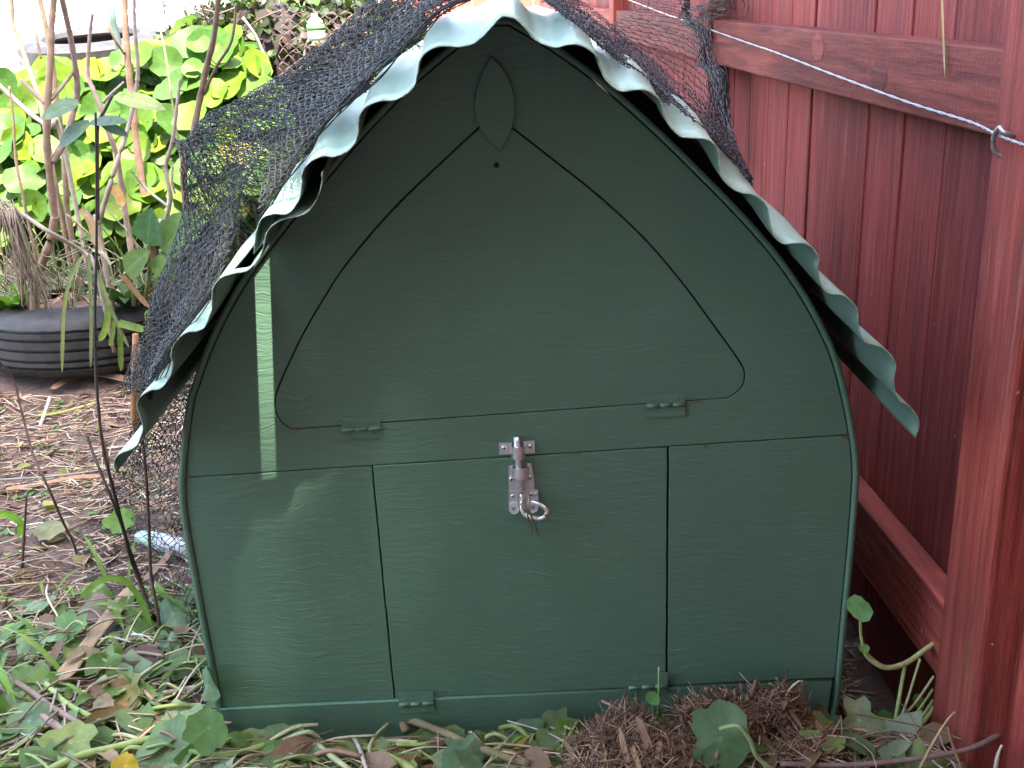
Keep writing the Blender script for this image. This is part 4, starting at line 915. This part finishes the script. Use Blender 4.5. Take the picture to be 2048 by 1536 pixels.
gleaf('mauve brown fallen leaf above the wide tan strip', 190, 1210, .032, (.22, .16, .15), (0, -.4, .9))
gleaf('small pale round leaf resting above the wide tan strip', 188, 1180, .026, (.22, .34, .14), (.1, -.5, .8))
gleaf('ragged white green leaf beneath the hanging net', 345, 1225, .032, (.17, .28, .18), (0, -.5, .85))
gleaf('faded leaf on the soil under the net at left', 100, 1055, .040, (.26, .26, .14), (0, -.3, .95))
gleaf('bright green leaf poking through the net skirt', 240, 1040, .040, (.15, .30, .06), (.1, -.5, .8))
gleaf('yellow petal like leaf at the bottom left edge', 250, 1530, .020, (.50, .34, .02), (0, -.5, .8))
o = MB()
for i in range(500):                      # loose larger leaves that nobody could count along the bottom
    px = random.uniform(-40, 1150) if random.random() < .75 else random.uniform(1150, 1850); py = random.uniform(1395, 1560) if px > 420 else random.uniform(1200, 1560)
    c = G(px, py, random.uniform(.006, .03))
    if inside(c.x, c.y-.02) or (abs(c.x) < .43 and c.y > -.035): continue
    if random.random() < .55: o.leaf_round(c, Vector((random.gauss(0, .5), random.gauss(-.3, .5), 1)), random.uniform(.009, .033), var(random.choice([(.12, .22, .09), (.24, .36, .22), (.10, .18, .06), (.25, .31, .13), (.19, .30, .08), (.30, .40, .26)]), .25), random.uniform(-.2, .3), 16, .5, random.uniform(-.3, .7))
    else:
        a = random.uniform(0, 6.3); o.leaf_long(c, Vector((math.cos(a), math.sin(a), .2)), Vector((random.gauss(0, .3), -.3, 1)), random.uniform(.03, .07), random.uniform(.012, .03), random.uniform(0, 1.3), var(random.choice([(.12, .22, .07), (.15, .25, .12), (.22, .14, .09), (.30, .2, .13)]), .25), 6, random.choice(('lance', 'oval')), .3, random.uniform(-1, 1), .12)
tag(o.build('leaf_clippings', 'nast'), 'loose torn green leaves heaped along the bottom of the coop', 'clippings', kind='stuff')
o = MB()
for i in range(150):
    px = random.uniform(-40, 1300); py = random.uniform(1420, 1560) if px > 420 else random.uniform(1250, 1560); c = G(px, py, random.uniform(.01, .03))
    if abs(c.x) < .43 and c.y > -.04: continue
    a = random.gauss(0, .7); L = random.uniform(.03, .10); d_ = Vector((math.cos(a), math.sin(a), random.gauss(0, .15))); o.tube(smoothpts([c-d_*L/2, c+rv(.006)+Vector((0, 0, .008)), c+d_*L/2], 4), random.uniform(.0012, .0034), 6, var(random.choice([(.34, .44, .14), (.42, .48, .24), (.24, .32, .10), (.34, .25, .16)]), .2))
tag(o.build('stem_clippings', 'stem'), 'cut green stems mixed through the litter', 'clippings', kind='stuff')
o = MB()
for i in range(360):
    px = random.uniform(-60, 1150) if random.random() < .8 else random.uniform(1150, 1900); py = random.uniform(1415, 1565) if px > 420 else random.uniform(1120, 1565); c = G(px, py, random.uniform(.008, .032))
    if abs(c.x) < .43 and c.y > -.035: continue
    a = random.gauss(.1, .8); L = random.uniform(.03, .15); d_ = Vector((math.cos(a), math.sin(a), random.gauss(0, .10)))*L/2
    if any(abs((c+d_*t).x) < .43 and (c+d_*t).y > -.01 for t in (-1, 1)): continue
    o.tube(smoothpts([c-d_, c+rv(.005)+Vector((0, 0, .006)), c+d_], 3), random.uniform(.0006, .0019), 5, var(random.choice([(.56, .46, .33), (.46, .34, .22), (.36, .23, .15), (.62, .54, .42), (.27, .17, .11)]), .2))
tag(o.build('dry_stalk_litter', 'straw'), 'long pale dry stalks tangled over the green clippings', 'litter', kind='stuff')
# grass tuft at lower left edge
e = bladeplant('grass_tuft', 'broad bladed bright grass arching in from the lower left edge', 'grass', -40, 1330, .12, 7, .18, .012, (.15, .30, .06), 'strap', .9, bend=1.6)
o = MB(); blade_px(o, [(160, 1195), (200, 1162), (240, 1158), (268, 1180), (290, 1220), (305, 1260)], .010, .27, (.20, .34, .08)); tag(o.build('lone_grass', 'blade'), 'single arching lime grass blade over the top of the wide tan strip', 'grass blade')
o = MB(); blade_px(o, [(-10, 1030), (20, 1030), (42, 1050), (35, 1075)], .014, .62, (.20, .42, .06)); tag(o.build('lone_grass', 'blade'), 'short bright green blade curling at the left edge above the weeds', 'grass blade')
# lying bottle under the net
e = empty('discarded_bottle', 'pale green plastic bottle with white label lying under the net', 'bottle')
a = G(285, 1075, .012); b_ = G(372, 1098, .014); dd = (b_-a)
o = MB(); o.tube([a+dd*t for t in (-.12, -.1, 0, .3, .42)], [.008, .010, .015, .017, .017], 16); o.build('body', 'palegreen', e)
o = MB(); o.tube([a+dd*t for t in (.42, 1.2)], [.0178, .0178], 16); o.build('label_band', 'white', e)

# root clumps
def clump(lab, blobs, nf, seed):
    e = empty('root_clump', lab, 'root clump', (0, 0, 0), 'fibrous root clumps dumped by the base board'); random.seed(seed); core = MB()
    cs = [(at(px, py, y_), r) for px, py, y_, r in blobs]
    for c, r in cs:
        n1_, n2_ = 20, 12; vs = []
        for j in range(n2_+1):
            for i in range(n1_):
                u = 2*math.pi*i/n1_; v = -math.pi/2+math.pi*j/n2_; q = Vector((math.cos(u)*math.cos(v), math.sin(u)*math.cos(v)*.8, math.sin(v)*.8)); vs.append(c+q*r*(.9+.35*noise.noise(q*2.6+c*40)+.15*noise.noise(q*8+c*9)))
        core.add(vs, [(j*n1_+i, j*n1_+(i+1) % n1_, (j+1)*n1_+(i+1) % n1_, (j+1)*n1_+i) for j in range(n2_) for i in range(n1_)], None, (.12, .068, .048))
    core.build('matted_core', 'stem', e); fb = MB(); ch = MB()
    for i in range(nf):
        c, r = random.choice(cs); q = rv(1).normalized(); q.z = abs(q.z)*.8; q.y = -abs(q.y)*.9; p = c+Vector((q.x*r, q.y*r*.85, q.z*r*.85)); t = q.cross(rv(1)).normalized()*random.uniform(.010, .034)+Vector((.008*random.choice((-1, 1)), 0, 0))
        fb.tube(smoothpts([p-t, p+q*random.uniform(.001, .009)+rv(.003), p+t+rv(.006)], 3), random.uniform(.0003, .0010), 4, var(random.choice([(.22, .125, .08), (.30, .17, .11), (.15, .075, .05), (.42, .30, .21)]), .25))
    for i in range(nf//22):
        c, r = random.choice(cs); q = rv(1).normalized(); q.z = abs(q.z); q.y = -abs(q.y); p = c+q*r*.85; t = (q.cross(rv(1)).normalized()+q*random.uniform(0, .5)); ch.leaf_long(p-t*.012, t, q, random.uniform(.02, .055), random.uniform(.005, .012), random.uniform(-.5, .8), var((.26, .16, .115), .3), 5, 'strap', .4, random.uniform(-1, 1))
    fb.build('fibres', 'straw', e); ch.build('bark_flakes', 'dry', e); return e
clump('larger shaggy brown root clump at the bottom in front of the pop door', [(1225, 1482, -.075, .030), (1290, 1490, -.09, .040), (1190, 1510, -.10, .032), (1360, 1500, -.10, .034), (1250, 1445, -.05, .018), (1300, 1540, -.13, .05), (1200, 1545, -.13, .035), (1370, 1545, -.13, .035)], 1500, 21)
clump('smaller root clump heaped against the right end of the base board', [(1400, 1425, -.045, .022), (1450, 1422, -.045, .022), (1505, 1425, -.045, .026), (1555, 1412, -.045, .026), (1570, 1445, -.055, .022), (1480, 1460, -.07, .03)], 900, 22)
clump('dark torn root piece at the bottom between big leaf and fence', [(1600, 1515, -.10, .028), (1650, 1500, -.09, .024), (1560, 1530, -.11, .024)], 420, 23)
random.seed(99)
for lab, pts, r in (('forked woody root stub at the left of the smaller clump', [(1450, 1425), (1425, 1400), (1412, 1375)], .0042), ('curved woody root stub in the middle of the smaller clump', [(1495, 1412), (1478, 1400), (1468, 1380)], .0035), ('thin upright root stub right of the curved stub', [(1500, 1405), (1506, 1385), (1512, 1360)], .0030), ('upright brown root stub between the two clumps', [(1366, 1470), (1358, 1430), (1356, 1392)], .0030)):
    o = MB(); P = smoothpts([at(a, b_, -.045) for a, b_ in pts], 4); o.tube(P, [r*(1.2-.5*i/len(P)) for i in range(len(P))], 7, (.22, .13, .09)); tag(o.build('root_stub', 'stem'), lab, 'root', 'root stubs on the clumps')
# seedlings
e = empty('seedling', 'tiny green seedling standing before the right hinge of the pop door', 'seedling'); o = MB()
o.tube(smoothpts([at(1313, 1440, -.05), at(1317, 1400, -.05), at(1318, 1335, -.05)], 4), .0014, 6, (.26, .40, .14)); o.tube(smoothpts([at(1310, 1440, -.05), at(1305, 1415, -.052), at(1305, 1395, -.054)], 4), .0010, 6, (.26, .40, .14)); o.build('stalks', 'stem', e)
o = MB(); o.leaf_round(at(1305, 1397, -.056), Vector((-.3, -.9, .2)), .0095, (.13, .30, .09), .1, 12); o.build('leaf', 'nast', e)
e = empty('nasturtium_seedling', 'pale leggy nasturtium reaching out from behind the near fence post', 'seedling'); o = MB(); SC = (.42, .50, .20)
def sf(a, b_): return onfence(a, b_, .515)
def sv(pts, r): o.tube(smoothpts([at(a, b_, y_) for a, b_, y_ in pts], 6), r, 8, var(SC, .1))
sv([(1880, 1278, .03), (1850, 1300, .01), (1810, 1327, -.01), (1770, 1335, -.02), (1738, 1315, -.02), (1728, 1298, -.02)], .0036)
sv([(1727, 1298, -.02), (1722, 1270, -.02), (1721, 1240, -.025)], .0020)
for k, (tx, ty, bx) in enumerate(((1810, 1330, 1790), (1840, 1318, 1800), (1868, 1352, 1786), (1866, 1378, 1796), (1866, 1400, 1806), (1868, 1412, 1812))):
    sv([(tx, ty, -.01), ((tx+bx)/2-2, ty+(1525-ty)*.35, -.02), (bx, 1450, -.03), (bx-4+k, 1535, -.05)], (.0026, .0018, .0018, .0018, .0018, .0042)[k])
o.build('stems', 'stem', e)
lf = MB(); lf.leaf_round(at(1719, 1217, -.028), Vector((-.75, -.62, .12)), .0175, (.16, .33, .12), .08, 18); lf.leaf_round(at(1728, 1296, -.024), Vector((0, -.6, .8)), .007, (.2, .34, .12), .1, 10); lf.leaf_round(at(1838, 1405, .01), Vector((.5, -.5, .6)), .012, (.16, .32, .08), .1, 10); lf.build('leaves', 'nast', e)

# ------------------------------------------------------------------ unseen tree added overhead to shade the corner
tree = empty('added_shade_tree', 'unseen leafy tree added behind the camera to shade the coop', 'tree')
tk = MB(); tb_ = Vector((-2.6, -4.6, 0)); CC = Vector((-.32, -.05, 0))+SUN*(7/SUN.z); tk.tube(smoothpts([tb_+Vector((0, 0, -.3)), tb_+Vector((.05, .1, 2.2)), tb_+Vector((.9, .5, 4.6)), CC+Vector((-.8, 0, -.3))], 5), [.19-.10*i/15 for i in range(16)], 12, (.14, .10, .08))
for k in range(9):
    a = random.uniform(0, 6.3); s_ = tb_+Vector((.9, .5, 4.6)); tk.tube(smoothpts([s_, s_+Vector((math.cos(a)*.8+.9, math.sin(a)*.5+.6, 1.2)), CC+Vector((math.cos(a)*1.8, math.sin(a)*1.8, 0))], 5), .035, 7, (.14, .10, .08))
tk.build('trunk', 'stem', tree)
GAPS = [(Vector((-.278, -.038, .69)), .06, .056), (at(820, 790, 0), .014, .014), (at(818, 1020, 0), .0125, .042), (at(543, 1240, 0), .0125, .075), (at(815, 1350, 0), .008, .02)]  # crown openings placed to let sun streaks onto the coop front
def shaded(p):
    for T, gx, gz in GAPS:
        d_ = p-T
        if abs(d_.dot(e1)) < gx and abs(d_.dot(e2)) < gz: return False
    return True
cr = MB()
for i in range(13500):
    q = rv(1).normalized()*random.random()**.36
    p = CC+Vector((q.x*2.35, q.y*2.35, q.z*.8)); L = random.uniform(.09, .16); n0, f0 = len(cr.v), len(cr.f)
    cr.leaf_long(p, Vector((random.gauss(0, 1), random.gauss(0, 1), random.gauss(-.1, .35))), Vector((random.gauss(0, .35), random.gauss(0, .35), 1)), L, L*.62, .3, var((.07, .13, .035), .3), 4, 'oval', .1)
    cr.f[f0:] = [f for f in cr.f[f0:] if shaded(sum((Vector(cr.v[q]) for q in f), Vector())/len(f))]
cr.build('crown', 'blade', tree)

# unseen wall added behind the camera to keep the low sky off the corner
hw = empty('sky_blocker', 'unseen tan wall added behind the camera to block the low sky', 'sky_blocker')
o = MB(); o.box((-5.0, -3.8, -.3), (3.2, -3.5, 5.2)); o.build('wall', mat_simple('blocker tan', (.13, .11, .09), .85, .15, 18), hw, False)
o = MB(); o.box((-5.2, -4.1, 5.205), (3.4, -3.25, 5.32)); o.build('blocker_cap', mat_simple('eave boards', (.30, .28, .25), .7, .1, 8), hw, False)  # added top edge of the unseen sky-blocking wall
